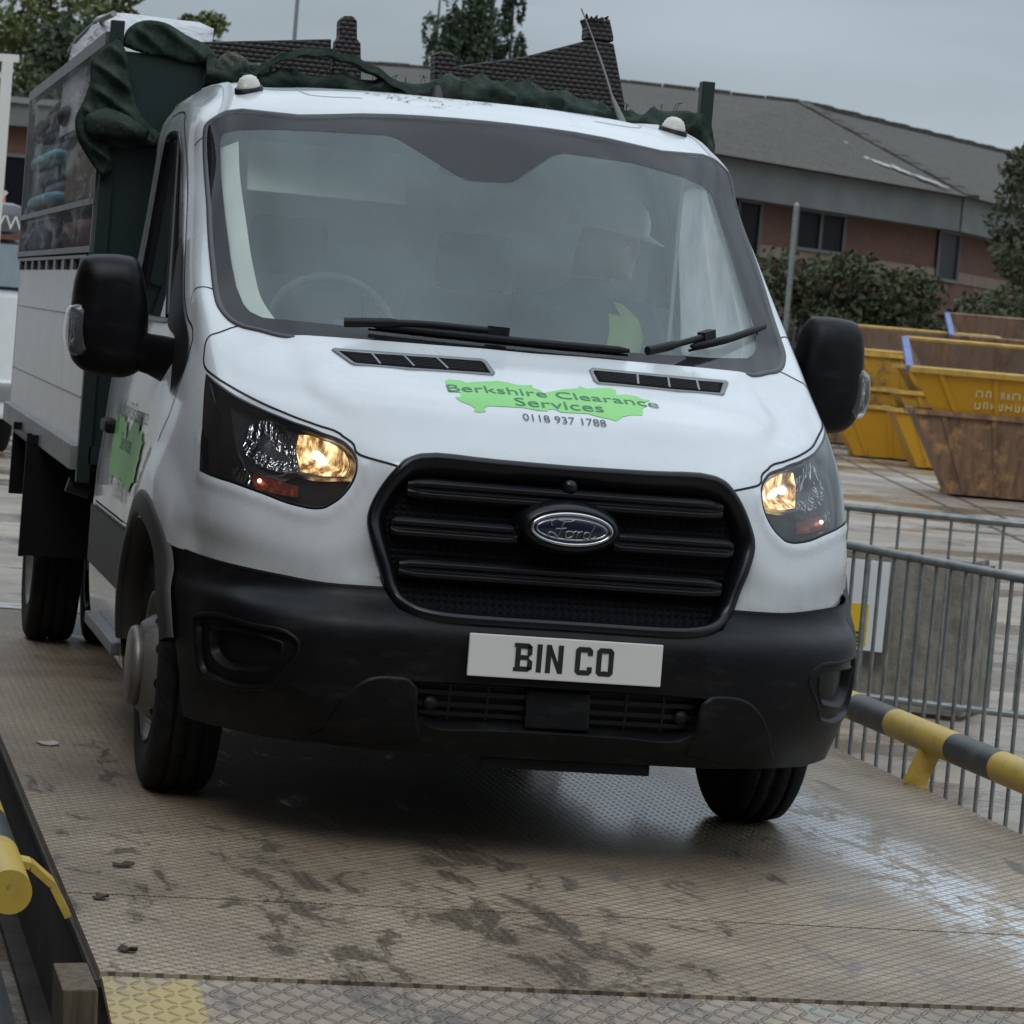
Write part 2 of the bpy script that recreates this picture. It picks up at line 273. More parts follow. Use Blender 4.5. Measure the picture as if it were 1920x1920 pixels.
OUTL={"glass_edge":[[-1.158,15.94],[-2.725,15.817],[-4.556,16.247],[-5.012,16.081],[-5.588,15.874],[-5.633,15.515],[-5.488,14.573],[-5.384,13.696],[-5.221,13.171],[-5.291,12.847],[-5.372,12.405],[-5.209,12.184],[-4.756,12.001],[-4.108,11.972],[-3.598,11.913],[-3.223,11.973],[-2.314,12.032],[-1.243,12.074],[-0.592,12.103]],"frit_inner":[[-4.813,15.248],[-4.789,15.408],[-4.673,15.535],[-4.322,15.58],[-3.389,15.514],[-2.381,15.435],[-1.856,15.409],[-1.321,15.409],[-1.165,15.333],[-0.459,14.714],[-0.349,14.663],[0.126,14.684],[0.253,14.727],[0.769,15.242],[0.923,15.37],[2.056,15.37],[3.15,15.249],[3.737,15.128],[4.03,14.965],[4.091,14.777],[4.159,12.98],[4.049,12.678],[3.883,12.51],[3.606,12.41],[2.604,12.398],[1.289,12.398],[-0.289,12.426],[-2.02,12.428],[-3.622,12.398],[-3.981,12.378],[-4.325,12.475],[-4.453,12.644],[-4.527,13.019],[-4.605,13.379],[-4.74,13.906],[-4.772,14.54]],"bonnet_low":[[-2.02,7.936],[-2.298,8.064],[-2.559,8.236],[-2.665,8.766],[-2.842,9.048],[-3.242,9.103],[-3.728,9.104],[-4.367,9.15],[-5.074,9.313],[-5.935,9.508],[-6.283,9.813],[-6.355,10.019],[-6.224,10.671],[-6.112,11.045],[-6.013,11.241],[-5.503,11.54],[-5.127,11.781],[-4.756,12.001]],"grille":[[-1.723,8.396],[-1.866,8.24],[-1.987,7.987],[-2.113,7.717],[-2.26,7.327],[-2.373,6.915],[-2.419,6.648],[-2.427,6.417],[-2.379,6.025],[-2.198,5.053],[-2.115,4.29],[-2.028,3.863],[-1.913,3.595],[-1.723,3.331],[-1.467,3.188],[-1.058,3.136],[-0.62,3.134]],"headlight":[[-6.318,9.606],[-5.943,9.3],[-5.097,9.054],[-4.374,8.992],[-3.738,8.997],[-3.243,9.016],[-2.849,8.888],[-2.695,8.58],[-2.611,8.196],[-2.585,7.848],[-2.62,7.521],[-2.725,7.182],[-2.931,6.815],[-3.082,6.668],[-3.256,6.616],[-3.613,6.634],[-4.429,6.851],[-5.189,7.018],[-6.001,7.1],[-6.58,7.184],[-6.515,7.967],[-6.443,8.669]],"seam":[[-7.782,5.101],[-7.185,4.993],[-6.327,4.878],[-4.982,4.718],[-4.014,4.571],[-3.01,4.39],[-2.127,4.418]],"vent_l":[[-2.692,11.431],[-2.641,11.507],[-1.547,11.559],[-0.629,11.648],[-0.58,11.525],[-0.553,10.992],[-0.591,10.894],[-0.721,10.887],[-1.641,10.843],[-2.414,10.856],[-2.467,10.895],[-2.674,11.358]],"vent_l_in":[[-2.54,11.411],[-1.558,11.471],[-0.667,11.534],[-0.635,11.381],[-0.621,11.013],[-0.705,10.986],[-1.627,10.924],[-2.401,10.941],[-2.43,10.972]],"fog_l":[[-6.623,2.488],[-6.421,2.574],[-4.663,2.576],[-3.689,2.405],[-3.623,2.318],[-3.978,1.569],[-4.123,1.343],[-4.299,1.28],[-5.823,1.225],[-6.094,1.266],[-6.359,1.571]],"fog_l_in":[[-6.201,2.339],[-4.649,2.396],[-3.967,2.248],[-4.02,1.878],[-4.26,1.604],[-4.446,1.565],[-5.846,1.577],[-6.069,1.719]],"intake":[[-1.817,1.678],[-0.763,1.728],[-0.369,1.753],[0.307,1.677],[1.684,1.699],[1.813,1.641],[1.622,0.965],[1.461,0.715],[-0.306,0.745],[-0.701,0.716],[-1.426,0.697],[-1.594,0.879],[-1.728,1.295]],"lowpanel":[[-2.923,0.487],[-2.793,0.971],[-2.545,1.453],[-2.329,1.668],[-1.857,1.713]],"hl_cell":[[-3.673,8.648],[-3.249,8.81],[-2.934,8.645],[-2.766,8.118],[-2.755,7.815],[-2.858,7.546],[-3.263,7.549],[-3.651,7.604]],"hl_bowl":[[-4.87,8.531],[-4.572,8.734],[-4.301,8.774],[-4.098,8.518],[-3.749,8.393],[-3.702,7.928],[-3.723,7.637],[-3.98,7.574],[-4.335,7.587],[-4.902,7.738],[-5.179,7.961],[-5.106,8.257]],"hl_amber":[[-4.857,7.427],[-4.338,7.392],[-3.708,7.263],[-3.726,6.98],[-4.117,6.998],[-4.91,7.116]],"hl_clear":[[-5.673,7.396],[-5.373,7.501],[-4.908,7.433],[-4.963,7.11],[-5.637,7.163]],"hl_line":[[-5.631,7.899],[-5.31,7.558],[-4.757,7.482],[-4.069,7.429],[-3.76,7.587],[-3.616,7.542],[-2.78,7.56]],"hl_line2":[[-6.311,9.355],[-5.988,8.61],[-5.732,8.3],[-5.666,7.894]],"decal":[[-1.216,10.564],[-1.161,10.628],[-0.986,10.622],[-0.953,10.565],[-0.861,10.613],[-0.757,10.649],[-0.637,10.69],[-0.587,10.729],[-0.452,10.691],[-0.374,10.65],[-0.289,10.652],[-0.202,10.696],[-0.2,10.593],[-0.137,10.548],[-0.117,10.462],[-0.029,10.513],[0.138,10.632],[0.357,10.719],[0.343,10.791],[0.428,10.712],[0.539,10.755],[0.695,10.794],[0.764,10.736],[0.733,10.564],[0.847,10.607],[0.974,10.571],[1.022,10.499],[1.137,10.479],[1.028,10.385],[1.041,10.298],[0.956,10.219],[0.958,10.156],[0.923,10.05],[0.804,10.049],[0.691,9.991],[0.602,9.843],[0.535,9.887],[0.413,9.941],[0.294,10.01],[0.122,9.999],[0.009,9.994],[-0.067,10.053],[-0.142,10.027],[-0.155,9.989],[-0.26,9.991],[-0.396,10.025],[-0.565,10.014],[-0.79,9.993],[-0.854,9.902],[-0.834,9.815],[-0.907,9.772],[-0.968,9.783],[-0.945,9.879],[-0.986,9.964],[-1.107,10.038],[-1.169,10.122],[-1.079,10.157],[-1.071,10.253],[-1.231,10.25]],"roofstep":[[-2.403,16.974],[-2.081,16.902]],"arch":[[9.136,0.215],[9.138,0.719],[9.131,1.185],[9.115,1.596],[9.09,1.993],[9.056,2.448],[9.013,2.874],[8.957,3.38],[8.888,3.88],[8.809,4.495],[8.719,5.032],[8.627,5.248],[8.531,5.403],[8.432,5.497],[8.332,5.528],[8.231,5.498],[8.132,5.405],[8.037,5.252],[7.907,5.033],[7.778,4.504],[7.676,3.897],[7.635,3.372],[7.591,2.866],[7.524,2.44],[7.459,1.994],[7.381,1.609],[7.279,1.193],[7.157,0.763],[6.981,0.324]],"archflare":[[9.251,0.147],[9.254,0.74],[9.245,1.276],[9.226,1.76],[9.197,2.273],[9.157,2.809],[9.107,3.444],[9.049,4.159],[8.977,5.037],[8.885,5.415],[8.785,5.732],[8.673,5.986],[8.554,6.157],[8.432,6.26],[8.311,6.293],[8.193,6.258],[8.081,6.155],[7.953,5.985],[7.757,5.732],[7.563,5.42],[7.395,5.038],[7.291,4.198],[7.325,3.447],[7.335,2.792],[7.274,2.271],[7.196,1.772],[7.065,1.29],[6.817,0.786],[6.484,0.266]],"door":[[9.015,4.667],[8.905,5.683],[8.685,6.495],[8.434,7.178],[8.095,8.103],[7.701,9.045],[7.207,10.373],[6.844,11.546],[7.245,12.081],[7.162,13.591],[7.153,14.546],[7.902,15.585],[8.556,16.516],[9.046,17.121],[9.599,17.429],[10.317,17.31],[10.508,16.818],[10.595,15.83],[10.751,13.585],[10.867,9.821],[10.88,7.182],[10.873,4.667]],"doorwin":[[8.161,12.002],[7.838,12.277],[7.7,13.363],[7.948,14.131],[8.066,14.924],[8.592,15.528],[9.147,15.883],[9.633,16.017],[10.138,15.95],[10.266,15.472],[10.482,13.586],[10.586,12.404],[10.554,12.0],[9.819,11.803]],"sail":[[7.848,8.968],[6.905,11.141],[7.229,12.223],[7.162,13.591],[7.492,13.55],[8.267,12.382],[8.308,11.606],[7.82,11.207],[7.968,10.058]],"cladding":[[9.092,1.834],[9.154,2.8],[9.108,4.333],[10.987,4.333],[10.987,1.834]]}
# ------------------------------------------------------------------ object helpers
def thing(name,label,cat,loc=(0,0,0),group=None,rz=0,kind=None):
    o=bpy.data.objects.new(name,None); col.objects.link(o); o.location=loc; o.rotation_euler=(0,0,rz); o.empty_display_size=.2
    return tag(o,label,cat,group,kind)
def tag(o,label=None,cat=None,group=None,kind=None):
    if label: o['label']=label
    if cat: o['category']=cat
    if group: o['group']=group
    if kind: o['kind']=kind
    return o
def mesh(name,verts,faces,mats,parent=None,smooth=False,mi=None,normals=None):
    me=bpy.data.meshes.new(name); me.from_pydata([tuple(map(float,v)) for v in verts],[],[tuple(map(int,f)) for f in faces])
    for m in (mats if isinstance(mats,(list,tuple)) else [mats]): me.materials.append(m)
    if mi is not None: me.polygons.foreach_set('material_index',np.asarray(mi,dtype=np.int32))
    if smooth: me.polygons.foreach_set('use_smooth',[True]*len(me.polygons))
    me.update()
    if normals is not None: me.normals_split_custom_set_from_vertices([tuple(map(float,n)) for n in normals])
    o=bpy.data.objects.new(name,me); col.objects.link(o)
    if parent is not None: o.parent=parent
    return o
class MB:
    """collects shapes into one mesh"""
    def __init__(s): s.v=[];s.f=[];s.mi=[];s.sm=[]
    def add(s,v,f,mi=0,sm=False):
        n=len(s.v); s.v+= [tuple(map(float,p)) for p in v]; s.f+=[tuple(int(i)+n for i in q) for q in f]; s.mi+=[mi]*len(f); s.sm+=[sm]*len(f); return s
    def box(s,c,d,mi=0,rot=None,bev=0):
        bm=bmesh.new(); bmesh.ops.create_cube(bm,size=1)
        bmesh.ops.scale(bm,vec=d,verts=bm.verts)
        if bev: bmesh.ops.bevel(bm,geom=bm.edges[:],offset=bev,segments=2,affect='EDGES',profile=.6)
        if rot is not None: bmesh.ops.rotate(bm,cent=(0,0,0),matrix=rot,verts=bm.verts)
        bmesh.ops.translate(bm,vec=c,verts=bm.verts); return s.bm(bm,mi,False)
    def bm(s,bm,mi=0,sm=False):
        bm.verts.index_update(); s.add([v.co for v in bm.verts],[[v.index for v in f.verts] for f in bm.faces],mi,sm); bm.free(); return s
    def bar(s,p,q,w,h,mi=0,up=(0,0,1)):
        p=Vector(p);q=Vector(q);d=(q-p);L=d.length;d.normalize(); u=Vector(up); a=d.cross(u)
        if a.length<1e-4: a=d.cross(Vector((1,0,0)))
        a.normalize();u=a.cross(d)
        v=[]
        for e in (p,q):
            for sx,sz in ((-1,-1),(1,-1),(1,1),(-1,1)): v.append(e+a*(sx*w/2)+u*(sz*h/2))
        return s.add(v,[(0,3,2,1),(4,5,6,7),(0,1,5,4),(1,2,6,5),(2,3,7,6),(3,0,4,7)],mi)
    def tube(s,pts,r,n=8,mi=0,cap=True,sm=True):
        pts=[Vector(p) for p in pts]; rr=r if isinstance(r,(list,tuple)) else [r]*len(pts); V=[];F=[]
        pu=None
        for i,p in enumerate(pts):
            d=(pts[min(i+1,len(pts)-1)]-pts[max(i-1,0)]).normalized()
            if pu is None: pu=d.orthogonal().normalized()
            a=(pu-d*pu.dot(d)).normalized(); pu=a; b=d.cross(a)
            for k in range(n):
                t=2*math.pi*k/n; V.append(p+(a*math.cos(t)+b*math.sin(t))*rr[i])
        for i in range(len(pts)-1):
            for k in range(n): F.append((i*n+k,i*n+(k+1)%n,(i+1)*n+(k+1)%n,(i+1)*n+k))
        s.add(V,F,mi,sm)
        if cap:
            m=len(pts)-1
            s.add(V[:n],[tuple(range(n-1,-1,-1))],mi); s.add(V[m*n:],[tuple(range(n))],mi)
        return s
    def lathe(s,prof,axis_pt=(0,0,0),n=32,mi=0,sm=True,axis='x'):
        """prof: list of (along axis, radius)"""
        V=[];F=[]
        for a,r in prof:
            for k in range(n):
                t=2*math.pi*k/n; c,d=r*math.cos(t),r*math.sin(t)
                V.append((axis_pt[0]+a,axis_pt[1]+c,axis_pt[2]+d) if axis=='x' else (axis_pt[0]+c,axis_pt[1]+d,axis_pt[2]+a))
        for i in range(len(prof)-1):
            for k in range(n): F.append((i*n+k,i*n+(k+1)%n,(i+1)*n+(k+1)%n,(i+1)*n+k))
        return s.add(V,F,mi,sm)
    def prism(s,poly,ax,a0,a1,mi=0):
        """poly 2D outline pushed along axis ax ('x','y','z') from a0 to a1"""
        n=len(poly)
        def P(u,v,a): return (a,u,v) if ax=='x' else (u,a,v) if ax=='y' else (u,v,a)
        V=[P(u,v,a0) for u,v in poly]+[P(u,v,a1) for u,v in poly]
        F=[tuple(range(n)),tuple(range(2*n-1,n-1,-1))]+[(i,i+n,(i+1)%n+n,(i+1)%n) for i in range(n)]
        s.add(V,F,mi)
        return s
    def build(s,name,mats,parent=None,recalc=True,bevel=0,loc=None):
        o=mesh(name,s.v,s.f,mats,parent)
        me=o.data
        me.polygons.foreach_set('material_index',np.asarray(s.mi,dtype=np.int32)); me.polygons.foreach_set('use_smooth',s.sm)
        if recalc:
            bm=bmesh.new(); bm.from_mesh(me); bmesh.ops.recalc_face_normals(bm,faces=bm.faces[:]); bm.to_mesh(me); bm.free()
        if bevel:
            m=o.modifiers.new('b','BEVEL'); m.width=bevel; m.segments=2; m.limit_method='ANGLE'; m.angle_limit=R_(40)
        if loc: o.location=loc
        me.update(); return o
def inpoly(P,poly):
    P=np.asarray(P);q=np.asarray(poly);x,y=P[:,0],P[:,1];r=np.zeros(len(P),bool);j=len(q)-1
    for i in range(len(q)):
        xi,yi=q[i];xj,yj=q[j]
        c=((yi>y)!=(yj>y)); c&=x<(xj-xi)*(y-yi)/((yj-yi) if yj!=yi else 1e-12)+xi
        r^=c; j=i
    return r
def smoothpoly(p,sub=5,closed=True,keep=0):
    p=np.asarray(p,float); n=len(p); out=[]
    rngi=range(n if closed else n-1)
    for i in rngi:
        a,b,c,d=[p[k%n] if closed else p[min(max(k,0),n-1)] for k in (i-1,i,i+1,i+2)]
        lb=np.linalg.norm(c-b)
        def tg(pp,q,r_):
            l1=np.linalg.norm(q-pp)+1e-9;l2=np.linalg.norm(r_-q)+1e-9
            v1=(q-pp)/l1;v2=(r_-q)/l2
            if v1@v2<.2: return None
            return (v1*l2+v2*l1)/(l1+l2)
        t1=tg(a,b,c);t2=tg(b,c,d)
        if t1 is None: t1=(c-b)/(lb+1e-9)
        if t2 is None: t2=(c-b)/(lb+1e-9)
        for k in range(sub):
            t=k/sub
            out.append((2*t**3-3*t*t+1)*b+(t**3-2*t*t+t)*lb*t1+(-2*t**3+3*t*t)*c+(t**3-t*t)*lb*t2)
    if not closed: out.append(p[-1])
    return np.array(out)
def mir(p): p=np.array(p,float).copy(); p[:,0]*=-1; return p
def sgn(p,s): p=np.array(p,float).copy(); p[:,0]=np.abs(p[:,0])*s; return p
def panel(name,outer,holes,mats,parent,off=0.,du=.1,dv=.1,disp=None,ne=None):
    """skin panel: a region of the cab skin S(u,v), outlined in (u,v)"""
    outer=np.asarray(outer,float)
    pts=[];edges=[]
    for P in [outer]+[np.asarray(h,float) for h in holes]:
        n0=len(pts); pts+=P.tolist(); m=len(P); edges+=[(n0+i,n0+(i+1)%m) for i in range(m)]
    u0,v0=outer.min(0);u1,v1=outer.max(0)
    U,V=np.meshgrid(np.arange(math.ceil(u0/du)*du,u1,du),np.arange(math.ceil(v0/dv)*dv,v1,dv))
    G=np.stack([U.ravel(),V.ravel()],1)
    k=inpoly(G,outer)
    for h in holes: k&=~inpoly(G,h)
    G=G[k]
    B=np.array(pts)
    # drop grid points that crowd the outline
    if len(G):
        keep=np.ones(len(G),bool); sc_=np.array([1/du,1/dv])
        for i0 in range(0,len(G),4000):
            d=((G[i0:i0+4000,None]-B[None])*sc_); keep[i0:i0+4000]=((d**2).sum(2).min(1)>.12)
        G=G[keep]
    allp=np.concatenate([B,G])*np.array([1.,1.])
    r=delaunay_2d_cdt([Vector(p) for p in allp],edges,[],0,1e-7)
    vv=np.array([tuple(p) for p in r[0]]); ff=np.array([f for f in r[2]])
    cen=vv[ff].mean(1)
    k=inpoly(cen,outer)
    for h in holes: k&=~inpoly(cen,h)
    ff=ff[k]
    used=np.unique(ff); mp=-np.ones(len(vv),int); mp[used]=np.arange(len(used)); vv=vv[used]; ff=mp[ff]
    def pos(q):
        o=off if np.isscalar(off) else off(q)
        o=np.full(len(q),o) if np.isscalar(o) else o
        if disp is not None: o=o+disp(q)
        return S(q[:,0],q[:,1])+SN(q[:,0],q[:,1])*o[:,None]
    P=pos(vv)
    if disp is None: N=SN(vv[:,0],vv[:,1],ne or .06)
    else:
        e=ne or .03
        a=pos(np.clip(vv+[e,0],[-NU,0],[NU,NV]))-pos(np.clip(vv-[e,0],[-NU,0],[NU,NV])); b=pos(np.clip(vv+[0,e],[-NU,0],[NU,NV]))-pos(np.clip(vv-[0,e],[-NU,0],[NU,NV]))
        N=np.cross(a,b); N/=np.linalg.norm(N,axis=1,keepdims=True)+1e-12
    # face winding to match the outward normal
    fn=np.cross(P[ff[:,1]]-P[ff[:,0]],P[ff[:,2]]-P[ff[:,0]]); fl=(fn*N[ff[:,0]]).sum(1)<0
    ff[fl]=ff[fl][:,::-1]
    o=mesh(name,P,ff,mats,parent,True,normals=N)
    return o
def ribbon(mb,path,width,off=.0015,closed=True,mi=0):
    """thin strip lying on the skin along a (u,v) path"""
    q=np.asarray(path,float); P=S(q[:,0],q[:,1]);N=SN(q[:,0],q[:,1])
    n=len(P)
    T=np.roll(P,-1,0)-np.roll(P,1,0) if closed else np.gradient(P,axis=0)
    T/=np.linalg.norm(T,axis=1,keepdims=True)+1e-12
    W=np.cross(N,T); W/=np.linalg.norm(W,axis=1,keepdims=True)+1e-12
    a=P+N*off+W*width/2;b=P+N*off-W*width/2
    V=np.concatenate([a,b]); F=[(i,(i+1)%n,(i+1)%n+n,i+n) for i in range(n if closed else n-1)]
    mb.add(V,F,mi,True)
def ring(mb,path,prof,mi=0,inward=1,closed=True):
    """profile [(w towards the inside, h along the normal)] swept round a closed (u,v) outline"""
    q=np.asarray(path,float); P=S(q[:,0],q[:,1]);N=SN(q[:,0],q[:,1]);n=len(P)
    T=(np.roll(P,-1,0)-np.roll(P,1,0)) if closed else np.gradient(P,axis=0)
    for _ in range(2): T=(np.roll(T,1,0)+T*2+np.roll(T,-1,0))/4 if closed else T
    T/=np.linalg.norm(T,axis=1,keepdims=True)+1e-12
    W=np.cross(N,T)
    # make W point inside
    if closed:
        c=P.mean(0); s=np.sign(((c-P)*W).sum(1).sum()); W*=s*inward
    else: W*=inward
    V=[];F=[];m=len(prof)
    for w_,h in prof: V.append(P+W*w_+N*h)
    V=np.concatenate(V)
    for k in range(m-1):
        for i in range(n if closed else n-1): F.append((k*n+i,k*n+(i+1)%n,(k+1)*n+(i+1)%n,(k+1)*n+i))
    mb.add(V,F,mi,True)
    return V[-n:]
def shrink(path,w):
    """move an outline towards its inside by w metres (approximately), staying in (u,v)"""
    q=np.asarray(path,float); e=.01
    P=S(q[:,0],q[:,1]); Su=(S(np.clip(q[:,0]+e,-NU,NU),q[:,1])-S(np.clip(q[:,0]-e,-NU,NU),q[:,1]))/(2*e); Sv=(S(q[:,0],np.clip(q[:,1]+e,0,NV))-S(q[:,0],np.clip(q[:,1]-e,0,NV)))/(2*e)
    N=np.cross(Su,Sv);N/=np.linalg.norm(N,axis=1,keepdims=True)
    T=np.roll(P,-1,0)-np.roll(P,1,0)
    for _ in range(3): T=(np.roll(T,1,0)+T*2+np.roll(T,-1,0))/4
    T/=np.linalg.norm(T,axis=1,keepdims=True)
    W=np.cross(N,T);c=P.mean(0);W*=np.sign(((c-P)*W).sum(1).sum())
    D=W*w
    g11=(Su*Su).sum(1);g22=(Sv*Sv).sum(1);g12=(Su*Sv).sum(1);b1=(Su*D).sum(1);b2=(Sv*D).sum(1);det=g11*g22-g12**2
    return q+np.stack([(g22*b1-g12*b2)/det,(g11*b2-g12*b1)/det],1)
def text_mesh(s,size,font_scale=(1,1),align='CENTER',extr=.0,sp=1.0):
    c=bpy.data.curves.new('lettering','FONT'); c.body=s; c.size=size; c.align_x=align; c.extrude=extr; c.resolution_u=3; c.space_character=sp
    o=bpy.data.objects.new('lettering',c); col.objects.link(o); bpy.context.view_layer.update()
    dg=bpy.context.evaluated_depsgraph_get(); me=bpy.data.meshes.new_from_object(o.evaluated_get(dg))
    V=np.array([v.co[:] for v in me.vertices]) if len(me.vertices) else np.zeros((0,3)); F=[tuple(p.vertices) for p in me.polygons]
    bpy.data.objects.remove(o); bpy.data.curves.remove(c); bpy.data.meshes.remove(me)
    V[:,0]*=font_scale[0];V[:,1]*=font_scale[1]
    return V,F
def refine(V,F,ln):
    """split long edges of flat lettering so that it can follow a curved panel"""
    bm=bmesh.new(); vs_=[bm.verts.new(v) for v in V]
    for f in F:
        try: bm.faces.new([vs_[i] for i in f])
        except ValueError: pass
    bmesh.ops.triangulate(bm,faces=bm.faces[:])
    for _ in range(4):
        es=[e for e in bm.edges if e.calc_length()>ln]
        if not es: break
        bmesh.ops.subdivide_edges(bm,edges=es,cuts=1); bmesh.ops.triangulate(bm,faces=bm.faces[:])
    bm.verts.index_update(); V=[v.co[:] for v in bm.verts]; F=[[v.index for v in f.verts] for f in bm.faces]; bm.free(); return np.array(V),F
def copy_tree(o,parent=None,mirror=False):
    c=o.copy(); col.objects.link(c); c.parent=parent
    for ch in list(o.children): copy_tree(ch,c)
    return c
def lump(name,poly,y0,thick,mat,parent=None,nz=.02,ns=9,step=.03,seed=0,ax='y',backf=.35,fold=0,rot=None):
    """soft body: outline (x,z) swollen towards -y, with folds"""
    poly=smoothpoly(poly,4); B=poly; x0,z0=B.min(0);x1,z1=B.max(0)
    X,Z=np.meshgrid(np.arange(x0,x1,step),np.arange(z0,z1,step)); G=np.stack([X.ravel(),Z.ravel()],1); G=G[inpoly(G,B)]
    if len(G):
        d=np.sqrt(((G[:,None]-B[None])**2).sum(2)).min(1); G=G[d>step*.45]
    A=np.concatenate([B,G]); n=len(B)
    r=delaunay_2d_cdt([Vector(p) for p in A],[(i,(i+1)%n) for i in range(n)],[],0,1e-7)
    vv=np.array([tuple(p) for p in r[0]]);ff=np.array(r[2]); ff=ff[inpoly(vv[ff].mean(1),B)]
    d=np.sqrt(((vv[:,None]-B[None])**2).sum(2)).min(1); dm=d.max()+1e-9
    h=np.sqrt(np.clip(1-(1-np.clip(d/(dm*.7),0,1))**2,0,1))
    nn=np.array([noise.fractal(Vector((p[0]*ns+seed,p[1]*ns*.6,seed*1.7)),.8,2.1,4) for p in vv])
    fo=np.array([2*(1-abs(math.sin((p[0]*.6+p[1])*fold*.5+3*noise.noise(Vector((p[0]*5,p[1]*5,seed))))))**1.6-.6 for p in vv]) if fold else 0
    fr=np.stack([vv[:,0],y0-h*thick-(nn*nz+fo*nz*.8)*np.clip(d/.03,0,1),vv[:,1]],1)
    bk=np.stack([vv[:,0],y0+h*thick*backf,vv[:,1]],1)
    m=len(vv)
    F=[tuple(f) for f in ff]+[tuple(f[::-1]+m) for f in ff]
    o=mesh(name,np.concatenate([fr,bk]),F,mat,parent,True)
    bm=bmesh.new();bm.from_mesh(o.data);bmesh.ops.remove_doubles(bm,verts=bm.verts[:],dist=1e-4);bmesh.ops.recalc_face_normals(bm,faces=bm.faces[:]);bm.to_mesh(o.data);bm.free()
    return o
# ------------------------------------------------------------------ the tipper truck (origin: under the middle of its bumper, deck level)
truck=thing('tipper_truck','white flatbed tipper truck with a black grille and caged bed, rolling onto the weighbridge','truck')
Z=OUTL
Kc=6
_U,_V=np.meshgrid(np.linspace(-NU,NU,2*NU*Kc+1),np.linspace(0,NV,NV*Kc+1))
_P=S(_U.ravel(),_V.ravel()); _w=_U.shape[1]; _h=_U.shape[0]
bvh=BVHTree.FromPolygons([tuple(p) for p in _P],[(j*_w+i,j*_w+i+1,(j+1)*_w+i+1,(j+1)*_w+i) for j in range(_h-1) for i in range(_w-1)])
def down(x,y,off=.0015):
    h=bvh.ray_cast(Vector((x,y,2.6)),Vector((0,0,-1))); n=h[1] if h[1].z>0 else -h[1]; return h[0]+n*off
def sp1(u,v,off=0): return (S(u,v)+SN(u,v)*off)[0]
# ---- outlines
half=lambda k:np.array(Z[k],float)
ge=half('glass_edge'); ge[:,0]=-np.abs(ge[:,0])
glass_poly=smoothpoly(np.concatenate([[(0,15.97)],ge,[(0,12.115)],mir(ge)[::-1]]),3)
fi=half('frit_inner'); frit_poly=smoothpoly(fi,1)
bl=half('bonnet_low'); bl[:,0]=-np.abs(bl[:,0])
gr=half('grille'); gr[:,0]=-np.abs(gr[:,0])
gr_poly=smoothpoly(np.concatenate([[(0,8.43)],[(-.8,8.44)],gr,[(0,3.14)],mir(gr)[::-1],[(.8,8.44)]]),4)
ge_low=ge[13:]       # from the A-post foot to the middle of the screen's lower edge
i0=np.argmin(((ge-np.array([-4.756,12.0]))**2).sum(1)); ge_low=ge[i0:]
bon_half=np.concatenate([[(0,8.47),(-.8,8.48),(-1.72,8.44),(-1.9,8.26)],bl,ge_low[1:],[(0,12.09)]])
bl_s=smoothpoly(np.concatenate([[(-.8,8.48),(-1.72,8.44),(-1.9,8.26)],bl]),4,False)
bon_half=np.concatenate([[(0,8.47)],bl_s,ge_low[1:],[(0,12.09)]])
bon_poly=np.concatenate([bon_half,mir(bon_half[1:-1])[::-1]])
hl=half('headlight'); hl[:,0]=-np.abs(hl[:,0]); hl_poly=smoothpoly(hl,4)
seam=half('seam'); seam[:,0]=-np.abs(seam[:,0])
arch=half('arch'); af=half('archflare')
door=smoothpoly(half('door'),3); dwin=smoothpoly(half('doorwin'),4); clad=half('cladding')
# ---- bumper: a separate skin below the seam, with fog-lamp pockets, side swages and the lower intake
sm=smoothpoly(seam,4,False)                     # from the arch edge inwards, u negative
bump_half=np.concatenate([sm,[(-2.05,3.9),(-1.95,3.55),(-1.75,3.32),(-1.45,3.2),(-1.06,3.14),(-.5,3.13),(0,3.13)]])
bl_edge=[(0,.02),(-2,.02),(-4,.02),(-5.5,.02),(-6.45,.02),(-6.72,.35),(-7.0,1.0),(-7.2,1.7),(-7.36,2.5),(-7.48,3.3),(-7.56,4.1),(-7.66,4.8)]
bump_poly=np.concatenate([bump_half,mir(bump_half[:-1])[::-1],mir(bl_edge)[::-1][:-1],bl_edge])
fog=smoothpoly(sgn(half('fog_l'),-1),4); fogi=smoothpoly(sgn(half('fog_l_in'),-1),4)
intake=half('intake'); ih=intake[intake[:,0]<0.0]; 
intake_poly=smoothpoly(np.array([(-1.8,1.69),(-.76,1.72),(0,1.72),(.76,1.72),(1.8,1.69),(1.72,1.3),(1.6,.9),(1.43,.72),(.7,.72),(0,.73),(-.7,.72),(-1.43,.72),(-1.6,.9),(-1.72,1.3)]),4)
def sdist(q,poly3,poly):
    P=S(q[:,0],q[:,1]); d=np.empty(len(q))
    for i in range(0,len(q),3000): d[i:i+3000]=np.sqrt(((P[i:i+3000,None]-poly3[None])**2).sum(2)).min(1)
    ins=inpoly(q,poly); return np.where(ins,d,-d)
def P3(poly): return S(poly[:,0],poly[:,1])
ss=lambda t:np.clip(t,0,1)**2*(3-2*np.clip(t,0,1))
lowp=smoothpoly(np.array([(-3.1,.25),(-2.92,.49),(-2.79,.97),(-2.55,1.45),(-2.33,1.66),(-1.95,1.72),(-1.80,1.70),(-1.66,1.0),(-1.55,.4),(-2.2,.2)]),3)
BO=lambda q:.004+0*q[:,0]
fogs=[fog,mir(fog)]
bumper=panel('bumper',bump_poly,[intake_poly]+fogs,[M['bumper']],truck,.004,.09,.07)
